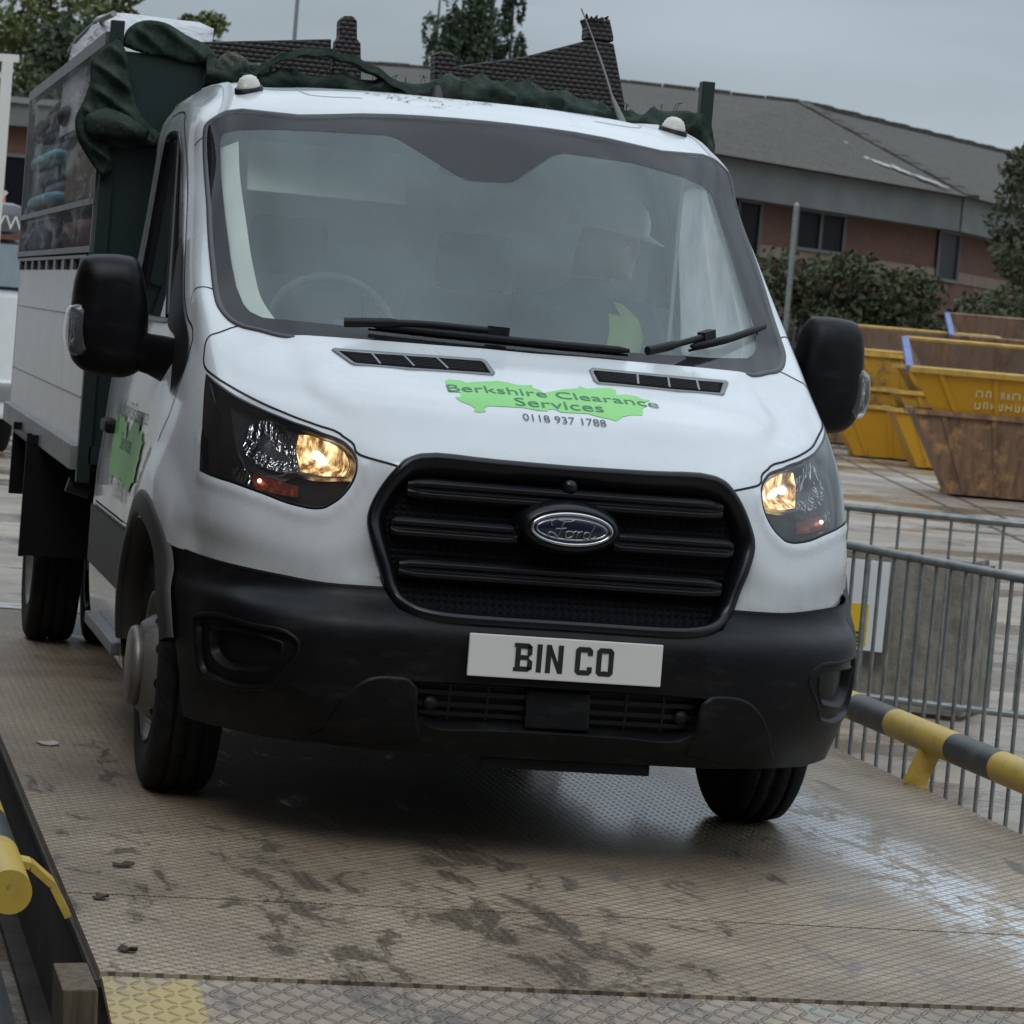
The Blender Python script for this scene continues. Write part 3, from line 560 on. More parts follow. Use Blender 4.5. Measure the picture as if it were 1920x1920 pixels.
for f in ((lambda p:p),mir):
    fl=panel('fog_pocket',f(fog),[f(fogi)],[M['bumper']],bumper,-.010,.08,.06)
    mb=MB(); ring(mb,f(fog),[(-.010,.0045),(-.004,.009),(.0,.006),(.004,-.004),(.006,-.0105)]); mb.build('pocket_edge',M['bumper'],fl,False)
    mb=MB(); ring(mb,f(fogi),[(-.006,-.0095),(-.002,-.006),(.002,-.010),(.010,-.036)]); mb.build('pocket_rim',M['bumper'],fl,False)
    panel('fog_blank',f(shrink(fogi,.009)),[],[M['dark_plastic']],fl,-.034,.1,.08)
    lp=panel('corner_panel',f(lowp),[],[M['bumper']],bumper,.009,.1,.08)
    mb=MB(); ring(mb,f(lowp),[(-.006,.003),(-.003,.006),(.002,.0093)]); mb.build('panel_edge',M['bumper'],lp,False)
    mb=MB(); ribbon(mb,f(smoothpoly(seam,4,False)),.007,.006,False); mb.build('panel_gap',M['seam'],bumper,False)
mb=MB()
ring(mb,intake_poly,[(0,.004),(.004,-.004),(.006,-.05)])
o=mb.build('intake_lip',M['bumper'],bumper,False)
panel('intake_grille',intake_poly,[],[M['dark_plastic']],bumper,-.05,.2,.2)
mb=MB()
for v in (1.45,1.2,.97):
    for off,wd in ((-.032,.012),):
        u=np.linspace(-1.62,1.62,40); ribbon(mb,np.stack([u,np.full_like(u,v)],1),wd,off,False)
for u in (-1.2,-.75,.75,1.2):
    v=np.linspace(.75,1.7,8); ribbon(mb,np.stack([np.full_like(v,u),v],1),.006,-.03,False)
mb.build('slat',M['grille_black'],bumper,False)
mb=MB(); c=sp1(0,1.22,-.03); mb.box(c,(.175,.03,.105),0,Matrix.Rotation(-.12,3,'X'),.008); mb.build('sensor_cover',M['bumper'],bumper)
mb=MB()
for sx in (-1,1):
    c=sp1(sx*1.45,1.2,-.03); mb.lathe([(-.012,.0),(-.012,.018),(.0,.02)],(0,0,0),12); 
    for i in range(len(mb.v)-36,len(mb.v)): x_,y_,z_=mb.v[i]; mb.v[i]=(c[0]+y_,c[1]+x_,c[2]+z_)
    mb.build('tow_eye_cap',M['dark_plastic'],bumper); mb=MB()
mb=MB(); mb.box((.05,.16,.268),(.46,.18,.03),bev=.004); mb.build('undertray',M['dark_plastic'],truck)
# ---- white cab shell with the openings cut out
shell_outer=np.array([(-NU,0.02)]+[(u,.02) for u in (-9.3,)]+[(NU,.02)][:0])
bot=[(-NU,.02),(-9.15,.02)]
s_h=sm                                        # seam
arch_cut=smoothpoly(arch,2,False)             # front foot ... order: rear(u 9) -> front(u 7)
af_front=arch_cut[::-1]
left=[(-NU,NV),(-NU,.02),(-9.12,.02)]
ac=arch_cut.copy(); ac[:,0]*=-1               # rear foot first
k=np.argmin(((ac-np.array([-7.74,4.9]))**2).sum(1)) # where the seam meets the arch
cutL=np.concatenate([ac[:k],[(-7.782,5.08)],sm[1:]])
shell_half=np.concatenate([left,cutL,[(0,4.43)]])
shell_outer=np.concatenate([shell_half,mir(shell_half[:-1])[::-1]])
# grille hole must join the lower edge: cut it out of the outline
gl=gr_poly
def shell_crease(q):
    o=np.zeros(len(q)); a=np.abs(q[:,0]); q2=np.stack([-a,q[:,1]],1)
    P=S(q2[:,0],q2[:,1])
    # flared wing above the wheel
    m=(a>6.2)&(a<10.2)&(q[:,1]<11)
    r=np.sqrt((P[:,1]-1.005)**2+(P[:,2]-.36)**2)
    o+=np.where(m,.020*ss((.66-r)/.13)*ss((a-6.4)/.6),0)
    # eyebrow under the headlamp
    d=sdist(q2,P3(hl_poly),hl_poly)
    o+=np.where((q[:,1]>4.3)&(q[:,1]<8)&(a<7.4)&(a>2.2),.006*np.exp(-((d+.014)/.014)**2)-.010*ss((-d-.10)/.09)*ss((6.6-q[:,1])/1.2),0)
    return o
SH_HOLES=[hl_poly,mir(hl_poly),glass_poly,bon_poly]
# bonnet outline and screen share an edge: merge both into one hole
bg_half=np.concatenate([[(0,8.47)],bl_s,ge[:i0][::-1],[(0,15.97)]])
bg_s=bg_half; bg_poly=np.concatenate([bg_s,mir(bg_s[1:-1])[::-1]])
# grille + bonnet + screen as a single notch in the outline
gside=[p for p in gr if p[1]>4.45 and p[1]<8.3]
notch=np.concatenate([[(-2.136,4.43)],np.array(gside)[::-1],bl_s[3:],np.concatenate([ge[:i0][::-1]]),[(0,15.97)]])
sh=np.concatenate([left,cutL[:-1],notch])
shell_outer=np.concatenate([sh,mir(sh[:-1])[::-1]])
body=panel('cab_body',shell_outer,[hl_poly,mir(hl_poly),door*[-1,1],door],[M['paint']],truck,0.,.1,.1,shell_crease,ne=.15)
# wing/roof shut lines
mb=MB()
for s_ in (1,-1):
    f=(lambda p:p) if s_==1 else mir
    GP=lambda: mb.build('panel_gap',M['seam'],body,False)
    ribbon(mb,f(smoothpoly(np.array([(-5.33,12.86),(-5.7,12.90),(-6.2,12.86),(-6.6,12.72),(-6.85,12.5)]),4,False)),.004,.001,False); GP(); mb=MB()
    ribbon(mb,f(smoothpoly(np.array([(-5.64,15.52),(-5.9,15.5),(-6.2,15.42),(-6.45,15.3)]),4,False)),.004,.001,False); GP(); mb=MB()
    ribbon(mb,f(np.concatenate([bl_s[3:]])),.006,.0015,False); GP(); mb=MB()
    ribbon(mb,f(door),.006,.0015,True); GP(); mb=MB()
    ribbon(mb,f(np.array([(-NU,4.333),(-9.2,4.333)])),.005,.006,False); GP(); mb=MB()
# roof gutters: shallow grey channels running back from the screen corners
mb=MB()
for s_ in (1,-1):
    g_=np.array([(-4.70,16.24),(-4.62,16.9),(-4.55,17.6),(-4.5,18.4),(-4.45,19.4),(-4.45,20)]); g_=smoothpoly(g_,5,False)
    if s_<0: g_=mir(g_)
    ring(mb,g_,[(-.017,.0005),(-.014,.004),(-.010,.0015),(.010,.0015),(.013,.004),(.017,.0005)],0,1,False)
    mb.build('roof_gutter',plain('gutter_seal',(.42,.44,.46),.5),body,False); mb=MB()

mb=MB()
for s_ in (1,-1):
    g_=smoothpoly(np.array([(-2.6,17.3),(-2.45,16.98),(-2.2,16.86),(-1.6,16.82)]),5,False); g_=g_ if s_==1 else mir(g_)
    ribbon(mb,g_,.006,.001,False); mb.build('roof_swage',plain('swage',(.40,.42,.44),.5),body,False); mb=MB()
# algae stain on the front of the roof (a real stain with its own outline)
x=NT('roof_stain'); g=x.obj(); f=x.noise(g,26,6,.75,1.2); f2=x.noise(g,5,3)
mx_=x.n('ShaderNodeMixShader'); tr_=x.n('ShaderNodeBsdfTransparent'); x.set(Base_Color=(.20,.18,.14),Roughness=.8)
x.l(x.math('MULTIPLY',x.rng(f,.52,.62),x.rng(f2,.42,.6)),mx_.inputs[0]); x.l(tr_.outputs[0],mx_.inputs[1]); x.l(x.b.outputs[0],mx_.inputs[2]); x.l(mx_.outputs[0],x.o.inputs[0])
panel('roof_stain',smoothpoly(np.array([(-1.9,17.7),(-1.2,16.9),(-.6,16.5),(.1,16.9),(.4,17.6),(-.4,18.6),(-1.4,18.5)]),4),[],[x.m],body,.0015,.1,.1)
# inner lining of the cab (pale posts, grey roof lining)
lin_outer=np.array([(-7.0,12.5),(-6.9,15.3),(-6.0,16.6),(-5.6,18),(-5.6,19.8),(5.6,19.8),(5.6,18),(6.0,16.6),(6.9,15.3),(7.0,12.5),(5.6,12.6)]+[tuple(p) for p in mir(ge[:10])[::-1]]+[(0,15.9)]+[tuple(p) for p in ge[:10]]+[(-5.6,12.6)])
lin=panel('lining',lin_outer,[],[M['trim']],truck,-.035,.25,.25)
# ---- bonnet
def bon_disp(q):
    a=np.abs(q[:,0]); v=q[:,1]
    # raised middle bounded by the creases that run down from the vents and curve inwards
    w=3.55-1.5*ss((10.3-v)/1.9)
    edge=ss((w-a)/.55)*ss((v-9.25)/.55)
    o=.012*edge
    o+=.008*ss((v-11.3)/.3)*ss((4.2-a)/.6)*0
    return o
bonnet=panel('bonnet',bon_poly,[],[M['paint']],truck,.0,.09,.09,bon_disp,ne=.22)
mb=MB(); ribbon(mb,np.concatenate([bl_s[:4],[(0,8.47)]])[::1][-1:0:-1] if 0 else bl_s[:6],.004,.001,False); mb.build('panel_gap',M['seam'],bonnet,False)
# soft black gap over the headlamps and grille
mb=MB()
for f in ((lambda p:p),mir): mb=MB(); ribbon(mb,f(bl_s[6:38]),.013,-.004,False); mb.build('shadow_gap',M['seam'],truck,False)
# ---- bonnet vents
vl=smoothpoly(sgn(half('vent_l'),-1),1); vli=smoothpoly(sgn(half('vent_l_in'),-1),4)
for f in ((lambda p:p),mir):
    mb=MB(); ring(mb,f(vl),[(0,.012),(.002,.017),(.014,.015),(.018,.010),(.018,.006)])
    vt=mb.build('bonnet_vent',plain('vent_frame',(.19,.20,.205),.45) if 'vent_frame' not in bpy.data.materials else bpy.data.materials['vent_frame'],bonnet,False)
    panel('vent_mesh',f(shrink(vl,.014)),[],[M['void']],vt,.0135,.15,.08)
    mb=MB()
    p=f(vli)
    for t in (.27,.51,.75):
        a0=np.array([-2.54+(2.54-.655)*t,11.43+.1*t]); a1=np.array([-2.43+(2.43-.62)*t-.10+.1*t,10.95+.04*t])
        q=np.linspace(a0+[-.06,0],a1,6); ribbon(mb,f(q),.006,.0155,False)
    for k in range(1,7):
        q=np.linspace((-2.5+.02*k,11.42-.07*k),(-.66,11.5-.075*k),12); ribbon(mb,f(q),.0022,.0145,False,1)
    mb.build('vent_bar',[bpy.data.materials['vent_frame'],M['bumper']],vt,False)
# ---- livery on the bonnet, laid on the raised panel
def on_bonnet(name,V,F,mat,off,parent):
    V,F=refine(V,F,.03); P=[]
    for x_,y_ in V[:,:2]:
        h=down(x_,y_,0); 
        P.append(h)
    N=[(0,-.35,.94)]*len(P)
    P=[Vector(p)+Vector((0,-.35,.94))*(.0125+off) for p in P]
    return mesh(name,P,F,mat,parent,False)
dec=half('decal'); dp=S(dec[:,0],dec[:,1])[:,:2]
bm=bmesh.new(); bm.faces.new([bm.verts.new((p[0],p[1],0)) for p in dp]); bmesh.ops.triangulate(bm,faces=bm.faces[:]); bm.verts.index_update()
V=np.array([v.co[:] for v in bm.verts]);F=[[v.index for v in f.verts] for f in bm.faces];bm.free()
on_bonnet('county_emblem',V,F,M['decal_green'],.0010,bonnet)
def bon_text(s,x0,x1,yb,ht,mat):
    V,F=text_mesh(s,1.0); 
    w_=V[:,0].max()-V[:,0].min(); V[:,0]=(V[:,0]-V[:,0].min())/w_*(x1-x0)+x0
    hcap=.70; V[:,1]=V[:,1]/hcap*ht+yb
    return on_bonnet('lettering',V,F,mat,.0022,bonnet)
def yb(px_y): return px_y
bon_text('Berkshire Clearance',-.297,.292,.342,.046,M['decal_text'])
bon_text('Services',-.122,.124,.283,.042,M['decal_text'])
bon_text('0118 937 1788',-.111,.119,.222,.027,M['decal_grey'])
# ---- windscreen
screen=panel('windscreen',glass_poly,[],[M['windscreen']],truck,.002,.15,.15,ne=.9)
frit=panel('frit_band',shrink(glass_poly,-.004),[frit_poly],[M['frit']],screen,-.006,.15,.15)
panel('painted_haze',frit_poly,[],[M['haze']],screen,-.010,.25,.25)
mb=MB(); ring(mb,glass_poly,[(-.008,.001),(-.006,.005),(.004,.006),(.010,.001)])
mb.build('screen_seal',plain('screen_seal',(.05,.052,.055),.5),screen,False)
# ---- grille
grille=thing('grille',None,None); del_=grille; grille.parent=truck
mb=MB()
inner_end=ring(mb,gr_poly,[(-.004,-.012),(-.001,.012),(.006,.022),(.016,.024),(.026,.018),(.034,.004),(.038,-.02),(.040,-.045)])
mb.build('grille_frame',M['gloss_black'],grille,False)
g_in=shrink(gr_poly,.034)
x=NT('grille_mesh'); g=x.obj(); s_=x.n('ShaderNodeSeparateXYZ'); x.l(g,s_.inputs[0])
h=x.math('MULTIPLY',x.math('ABSOLUTE',x.math('SINE',x.math('MULTIPLY',s_.outputs[0],150))),x.math('ABSOLUTE',x.math('SINE',x.math('MULTIPLY',s_.outputs[2],190))))
x.set(Base_Color=(.0035,.0035,.005),Roughness=.6,Normal=x.bump(h,.003),Specular_IOR_Level=.08)
panel('grille_mesh',g_in,[],[x.m],grille,-.036,.15,.15)
for v,uu,gap in ((7.40,1.90,0),(6.39,2.10,.52),(5.29,1.95,0)):
    mb=MB()
    for a,b in (((-uu,-gap),(gap,uu)) if gap else ((-uu,uu),)):
        mb=MB(); n=25; u=np.linspace(a,b,n); vv=np.full(n,v)
        P=S(u,vv); 
        dz=.022*np.clip((.09-np.minimum(u-a,b-u))/.09,0,1)*0
        # two rounded ribs with a groove between, closed ends
        prof=[(-.034,-.03),(-.030,-.008),(-.020,.004),(-.010,.004),(-.004,-.004),(.003,-.004),(.008,.006),(.018,.006),(.026,-.004),(.030,-.03)]
        V=[];F=[];m=len(prof)
        for i in range(n):
            t=min(i,n-1-i); k=[.15,.8,1][min(t,2)]
            for z_,y_ in prof: V.append((P[i,0],P[i,1]-.002-(y_*k if y_>-.02 else y_),P[i,2]+z_*(.55+.45*k)))
        for i in range(n-1):
            for j in range(m-1): F.append((i*m+j,i*m+j+1,(i+1)*m+j+1,(i+1)*m+j))
        F+= [tuple(range(m)),tuple(range((n-1)*m,n*m))]
        mb.add(V,F,0,False); mb.build('grille_bar',M['grille_black'],grille,True,.0025)
mb=MB(); c=sp1(0,7.75,0); mb.lathe([(0,.0),(0,.017),(.03,.022)],(0,0,0),16,0,True,'z'); mb.v=[(c[0]+x_,c[1]-.012+z_,c[2]+y_) for x_,y_,z_ in mb.v]; mb.build('front_camera',M['gloss_black'],grille)
# ---- oval badge
badge=thing('badge',None,None); badge.parent=grille
BC=Vector((0,.026,.898)); BA,BB=.112,.0445
def oval(a,b,n=64): return [(a*math.cos(2*math.pi*k/n),b*math.sin(2*math.pi*k/n)) for k in range(n)]
def oval_ring(mb,prof,mi=0,cap=None):
    V=[];F=[];n=64
    for da,y_ in prof: V+=[(BC.x+p[0],BC.y+y_,BC.z+p[1]) for p in oval(BA+da,BB+da)]
    for k in range(len(prof)-1):
        for i in range(n): F.append((k*n+i,k*n+(i+1)%n,(k+1)*n+(i+1)%n,(k+1)*n+i))
    if cap: F.append(tuple(range((len(prof)-1)*n,len(prof)*n)))
    mb.add(V,F,mi,True)
mb=MB(); oval_ring(mb,[(.034,.075),(.026,.03),(.014,.004),(.004,-.001),(-.004,.004)]); mb.build('badge_surround',M['gloss_black'],badge)
mb=MB(); oval_ring(mb,[(.001,.003),(0,-.004),(-.005,-.006),(-.009,-.003),(-.010,.001)]); oval_ring(mb,[(-.0155,-.0018),(-.0165,-.0032),(-.0185,-.0032),(-.0195,-.0018)]); mb.build('badge_rim',M['chrome'],badge)
mb=MB(); oval_ring(mb,[(-.009,.001),(-.012,-.0012),(-.05,-.0018)][:2]+[(-.0440,-.0018)],0,True); mb.build('badge_field',M['badge_blue'],badge)
# script lettering, pen strokes
strokes=[ # F d o r, hand-drawn polyline strokes in a 0..10 x 0..4 box
 [(0.6,.5),(.2,.9),(.5,1.3),(1.2,1.2),(1.9,.5),(2.3,1.6),(2.7,2.9),(3.2,3.5)],
 [(.9,2.5),(.6,3.0),(1.2,3.6),(2.2,3.5),(3.2,3.35),(4.3,3.55),(4.7,3.8)],
 [(1.5,2.0),(2.4,2.05),(3.3,2.2)],
 [(4.0,1.7),(3.4,1.5),(3.2,.9),(3.5,.5),(4.1,.6),(4.5,1.1),(4.4,1.6),(4.0,1.7),(4.5,1.5),(5.0,1.75)],
 [(5.0,1.75),(5.3,1.7),(5.2,1.1),(5.0,.55)],[(5.2,1.2),(5.6,1.65),(6.1,1.75)],
 [(7.3,1.6),(6.7,1.65),(6.3,1.1),(6.5,.55),(7.0,.6),(7.4,1.2)],[(8.3,3.3),(7.9,2.4),(7.4,1.1),(7.5,.55),(8.0,.7),(8.4,1.1)]]
mb=MB()
for s_ in strokes:
    q=smoothpoly(np.array(s_),5,False); mb.tube([(BC.x+(p[0]-4.3)*.0158,BC.y-.003,BC.z+(p[1]-2.0)*.0148) for p in q],.0026,5)
mb.build('script_lettering',M['dull_chrome'],badge)
# ---- number plate
plate=MB(); plate.box((0,-.028,.5602),(.52,.012,.111),0,Matrix.Rotation(-.032,3,'X'),.003); plate=plate.build('number_plate',M['white_plastic'],truck)
def stroke_letters():
    t=.0135; mb=MB(); H=.074; y=-.0355
    def bx(x0,x1,z0,z1): mb.box(((x0+x1)/2,y,(z0+z1)/2),(x1-x0,.0014,z1-z0))
    def L(x): return x
    z0=.5602-H/2+.001; z1=z0+H
    def ringl(x0,w,open_right=False,mid=False,serif=False):
        pass
    def poly(pts): mb.prism(pts,'y',y-.0007,y+.0007)
    c=.008
    def O(x0,w):
        x1=x0+w
        for q in ([(x0,z0+c),(x0+t,z0+c+.004),(x0+t,z1-c-.004),(x0,z1-c)],[(x1,z0+c),(x1-t,z0+c+.004),(x1-t,z1-c-.004),(x1,z1-c)],
                  [(x0,z1-c),(x0+c,z1),(x1-c,z1),(x1,z1-c),(x1-t,z1-c-.004),(x1-t-.003,z1-t),(x0+t+.003,z1-t),(x0+t,z1-c-.004)],
                  [(x0,z0+c),(x0+c,z0),(x1-c,z0),(x1,z0+c),(x1-t,z0+c+.004),(x1-t-.003,z0+t),(x0+t+.003,z0+t),(x0+t,z0+c+.004)]): poly(q)
    def C(x0,w):
        x1=x0+w
        for q in ([(x0,z0+c),(x0+t,z0+c+.004),(x0+t,z1-c-.004),(x0,z1-c)],[(x1,z0+c),(x1-t,z0+c+.004),(x1-t,z0+.022),(x1,z0+.022)],[(x1,z1-c),(x1-t,z1-c-.004),(x1-t,z1-.022),(x1,z1-.022)],
                  [(x0,z1-c),(x0+c,z1),(x1-c,z1),(x1,z1-c),(x1-t,z1-c-.004),(x1-t-.003,z1-t),(x0+t+.003,z1-t),(x0+t,z1-c-.004)],
                  [(x0,z0+c),(x0+c,z0),(x1-c,z0),(x1,z0+c),(x1-t,z0+c+.004),(x1-t-.003,z0+t),(x0+t+.003,z0+t),(x0+t,z0+c+.004)]): poly(q)
    W=.046; X=-.136
    # B
    x0=X; x1=X+W; zm=(z0+z1)/2
    bx(x0,x0+t,z0,z1); bx(x0-.004,x0,z1-.010,z1); bx(x0-.004,x0,z0,z0+.010)
    for za,zb in ((z1-t,z1),(zm-t*.45,zm+t*.45),(z0,z0+t)): bx(x0+t,x1-.011,za,zb)
    bx(x1-t-.001,x1-.002,zm+.008,z1-.007); bx(x1-t,x1,z0+.007,zm-.008)
    for q in ([(x1-.012,z1),(x1-.002,z1-.008),(x1-.012,z1-t)],[(x1-.012,zm),(x1-.002,zm+.010),(x1-.014,zm+.006)],[(x1-.012,zm),(x1,zm-.010),(x1-.014,zm-.006)],[(x1-.012,z0),(x1,z0+.008),(x1-.012,z0+t)]): poly(q)
    X+=W+.011; bx(X,X+t,z0,z1); X+=t+.011
    x0=X;x1=X+W; bx(x0,x0+t,z0,z1); bx(x1-t,x1,z0,z1); poly([(x0+t-.001,z1),(x0+t-.001,z1-.026),(x1-t+.001,z0),(x1-t+.001,z0+.026)]); X+=W+.033
    C(X,W); X+=W+.011; O(X,W)
    return mb
o=stroke_letters().build('plate_lettering',M['ink'],plate)
# ---- headlamps
cell=sgn(half('hl_cell'),-1); bowl=sgn(half('hl_bowl'),-1); amb=sgn(half('hl_amber'),-1); clr=sgn(half('hl_clear'),-1); l1=sgn(half('hl_line'),-1); l2=sgn(half('hl_line2'),-1)
for side_,f in ((-1,(lambda p:p)),(1,mir)):
    h=thing('headlight',None,None); h.parent=truck
    panel('housing',f(hl_poly),[],[M['dark_plastic']],h,-.055,.2,.15)
    mb=MB(); ring(mb,f(hl_poly),[(-.003,-.002),(0,-.002),(.005,.002),(.009,.0),(.012,-.012),(.012,-.055)],0)
    mb.build('bezel',M['gloss_black'],h,False)
    up=np.array([p for p in hl_poly]); l1s=smoothpoly(l1,5,False)
    upp=np.concatenate([l1s,[(-2.70,7.9),(-2.72,8.3),(-2.80,8.65),(-2.95,8.80),(-3.25,8.90),(-3.75,8.88),(-4.35,8.87),(-5.05,8.93),(-5.80,9.15)]])
    panel('upper_housing',f(upp),[],[M['bright_house']],h,-.048,.15,.1)
    rb=panel('reflector',f(smoothpoly(bowl,4)),[],[M['reflector']],h,lambda q,b=f(smoothpoly(bowl,4)):-.028-.035*ss(sdist(q,P3(b),b)/.07),.1,.08)
    rc=panel('lit_reflector',f(smoothpoly(cell,2)),[],[M['lit']],h,lambda q,b=f(smoothpoly(cell,2)):-.022-.030*ss(sdist(q,P3(b),b)/.06),.1,.08)
    mb=MB(); 
    for pp,wd in ((f(smoothpoly(l1,5,False)),.005),(f(smoothpoly(l2,5,False)),.004),(f(np.concatenate([smoothpoly(cell,2),smoothpoly(cell,2)[:1]])),.003)): ribbon(mb,pp,wd,-.018,False)
    mb.build('inner_trim',M['chrome'],h,False)
    panel('indicator',f(smoothpoly(amb,3)),[],[M['amber']],h,-.03,.15,.08)
    panel('side_reflector',f(smoothpoly(clr,4)),[],[M['reflector']],h,-.03,.15,.08)
    mb=MB(); c=sp1(-side_*-1*4.63 if side_<0 else 4.63,7.25,-.022); bm=bmesh.new(); bmesh.ops.create_icosphere(bm,subdivisions=2,radius=.006); bmesh.ops.translate(bm,vec=c,verts=bm.verts); mb.bm(bm,0,True); mb.build('indicator_bulb',M['bulb_red'],h)
    mb=MB(); c=sp1(side_*3.36,8.12,-.03); bm=bmesh.new(); bmesh.ops.create_icosphere(bm,subdivisions=2,radius=.013); bmesh.ops.scale(bm,vec=(1,1.6,.9),verts=bm.verts); bmesh.ops.translate(bm,vec=c,verts=bm.verts); mb.bm(bm,0,True); mb.build('bulb',M['bulb'],h)
    panel('lens',f(shrink(hl_poly,.004)),[],[M['lens']],h,.001,.15,.12)
# ---- doors
for side_,f in ((-1,lambda p:p*[-1,1]),(1,lambda p:p*[1,1])):
    d=panel('door',f(door),[f(dwin)],[M['paint']],truck,0.,.12,.1,lambda q:0*q[:,0]+np.where(q[:,1]<11,.020*ss((.66-np.sqrt((S(q[:,0],q[:,1])[:,1]-1.005)**2+(S(q[:,0],q[:,1])[:,2]-.36)**2))/.13),0))
    panel('window',f(dwin),[],[M['sideglass'] if side_<0 else M['fogglass']],d,-.012,.3,.2)
    mb=MB(); ring(mb,f(dwin),[(-.006,.003),(-.004,.007),(.012,.005),(.016,-.012)])
    q=np.array([S(np.array([side_*u]),np.array([v]))[0] for u,v in ((8.55,12.0),(8.6,13.0),(8.75,14.2),(8.95,15.6))]); mb.tube([(p[0],p[1],p[2]) for p in q],.012,6)
    mb.build('window_frame',M['gloss_black'],d,False)
    mb=MB(); c=sp1(side_*10.45,7.35,.012); mb.box((c[0],2.40,.985),(.05,.19,.045),0,None,.014); mb.build('handle',M['dark_plastic'],d)
    sl=panel('mirror_sail',f(smoothpoly(half('sail'),3)),[],[M['dark_plastic']],d,.012,.15,.15)
    # livery
    V,F=text_mesh('Berkshire',1.0); 
    def onside(V,F,y0,y1,z0,ht,mat,nm):
        w_=V[:,0].max()-V[:,0].min(); a=(V[:,0]-V[:,0].min())/w_
        if side_>0: yy=y0+(y1-y0)*a
        else: yy=y1-(y1-y0)*a
        zz=z0+V[:,1]/.7*ht; P=[]
        for y_,z_ in zip(yy,zz):
            hh=bvh.ray_cast(Vector((side_*3,y_,z_)),Vector((-side_,0,0))); P.append(hh[0]+Vector((side_*(.0045 if nm!='lettering' else .0065),0,0)))
        mesh(nm,P,F,mat,d)
    for t_,z_,y0_,y1_ in (('Berkshire Clearance',1.03,1.45,2.32),('Services',.93,1.72,2.05),('0118 937 1788',.775,1.72,2.06)):
        V,F=text_mesh(t_,1.0); onside(V,F,y0_,y1_,z_,.055,M['decal_text'],'lettering')
    bm=bmesh.new(); cx=dp.mean(0); pts=[((p[0]-cx[0])/.6,(p[1]-cx[1])/.30) for p in dp]; bm.faces.new([bm.verts.new((p[0],p[1],0)) for p in pts]); bmesh.ops.triangulate(bm,faces=bm.faces[:]); bm.verts.index_update()
    V=np.array([v.co[:] for v in bm.verts]);F=[[v.index for v in g_.verts] for g_ in bm.faces];bm.free()
    V[:,1]-=V[:,1].min(); onside(V,F,1.42,2.34,.80,.26,M['decal_green'],'county_emblem')
# ---- black wheel-arch flares and side cladding
for side_,f in ((-1,lambda p:p*[-1,1]),(1,lambda p:p*[1,1])):
    mb=MB(); a=np.radians(np.linspace(4,164,50))
    V=[];F=[]
    prof=[(.515,.000),(.512,.012),(.500,.018),(.450,.020),(.437,.014),(.432,-.03),(.432,-.10)]
    for t in a:
        for r_,o_ in prof:
            y_=1.005+r_*math.cos(t); z_=.36+.985*r_*math.sin(t); hh=bvh.ray_cast(Vector((side_*3,1.005+max(r_,.435)*math.cos(t),.36+max(r_,.435)*.985*math.sin(t))),Vector((-side_,0,0)))
            bx_=hh[0].x if hh[0] is not None else side_*.985
            if hh[0] is not None and abs(bx_)<.9: bx_=side_*.9
            V.append((bx_+side_*(o_+.012),y_,z_))
    m=len(prof)
    for i in range(len(a)-1):
        for j in range(m-1): F.append((i*m+j,i*m+j+1,(i+1)*m+j+1,(i+1)*m+j))
    mb.add(V,F,0,True); mb.build('wheel_arch_trim',M['clad'],truck)
    cl=panel('side_cladding',f(np.array([(9.17,1.95),(9.22,2.9),(9.19,4.30),(10.985,4.30),(10.985,1.95)])),[],[M['clad']],truck,.008,.2,.15)
    mb=MB()
    # wheel well: dark liner
    n=24;V=[];F=[]
    for t in np.radians(np.linspace(-5,163,n)):
        for x_ in (.985,.55): V.append((side_*x_,1.005+.455*math.cos(t),.36+.445*math.sin(t)))
    for i in range(n-1): F.append((2*i,2*i+1,2*i+3,2*i+2))
    mb.add(V,F); mb.add([(side_*.56,.5,.36),(side_*.56,1.5,.36),(side_*.56,1.5,.9),(side_*.56,.5,.9)],[(0,1,2,3)]); mb.build('wheel_well',M['dark_plastic'],truck)
    mb=MB(); mb.box((side_*1.005,1.98,.350),(.045,.95,.04),0,None,.006); mb.box((side_*.965,1.98,.385),(.03,.95,.04)); mb.build('side_step',M['galv'],truck)
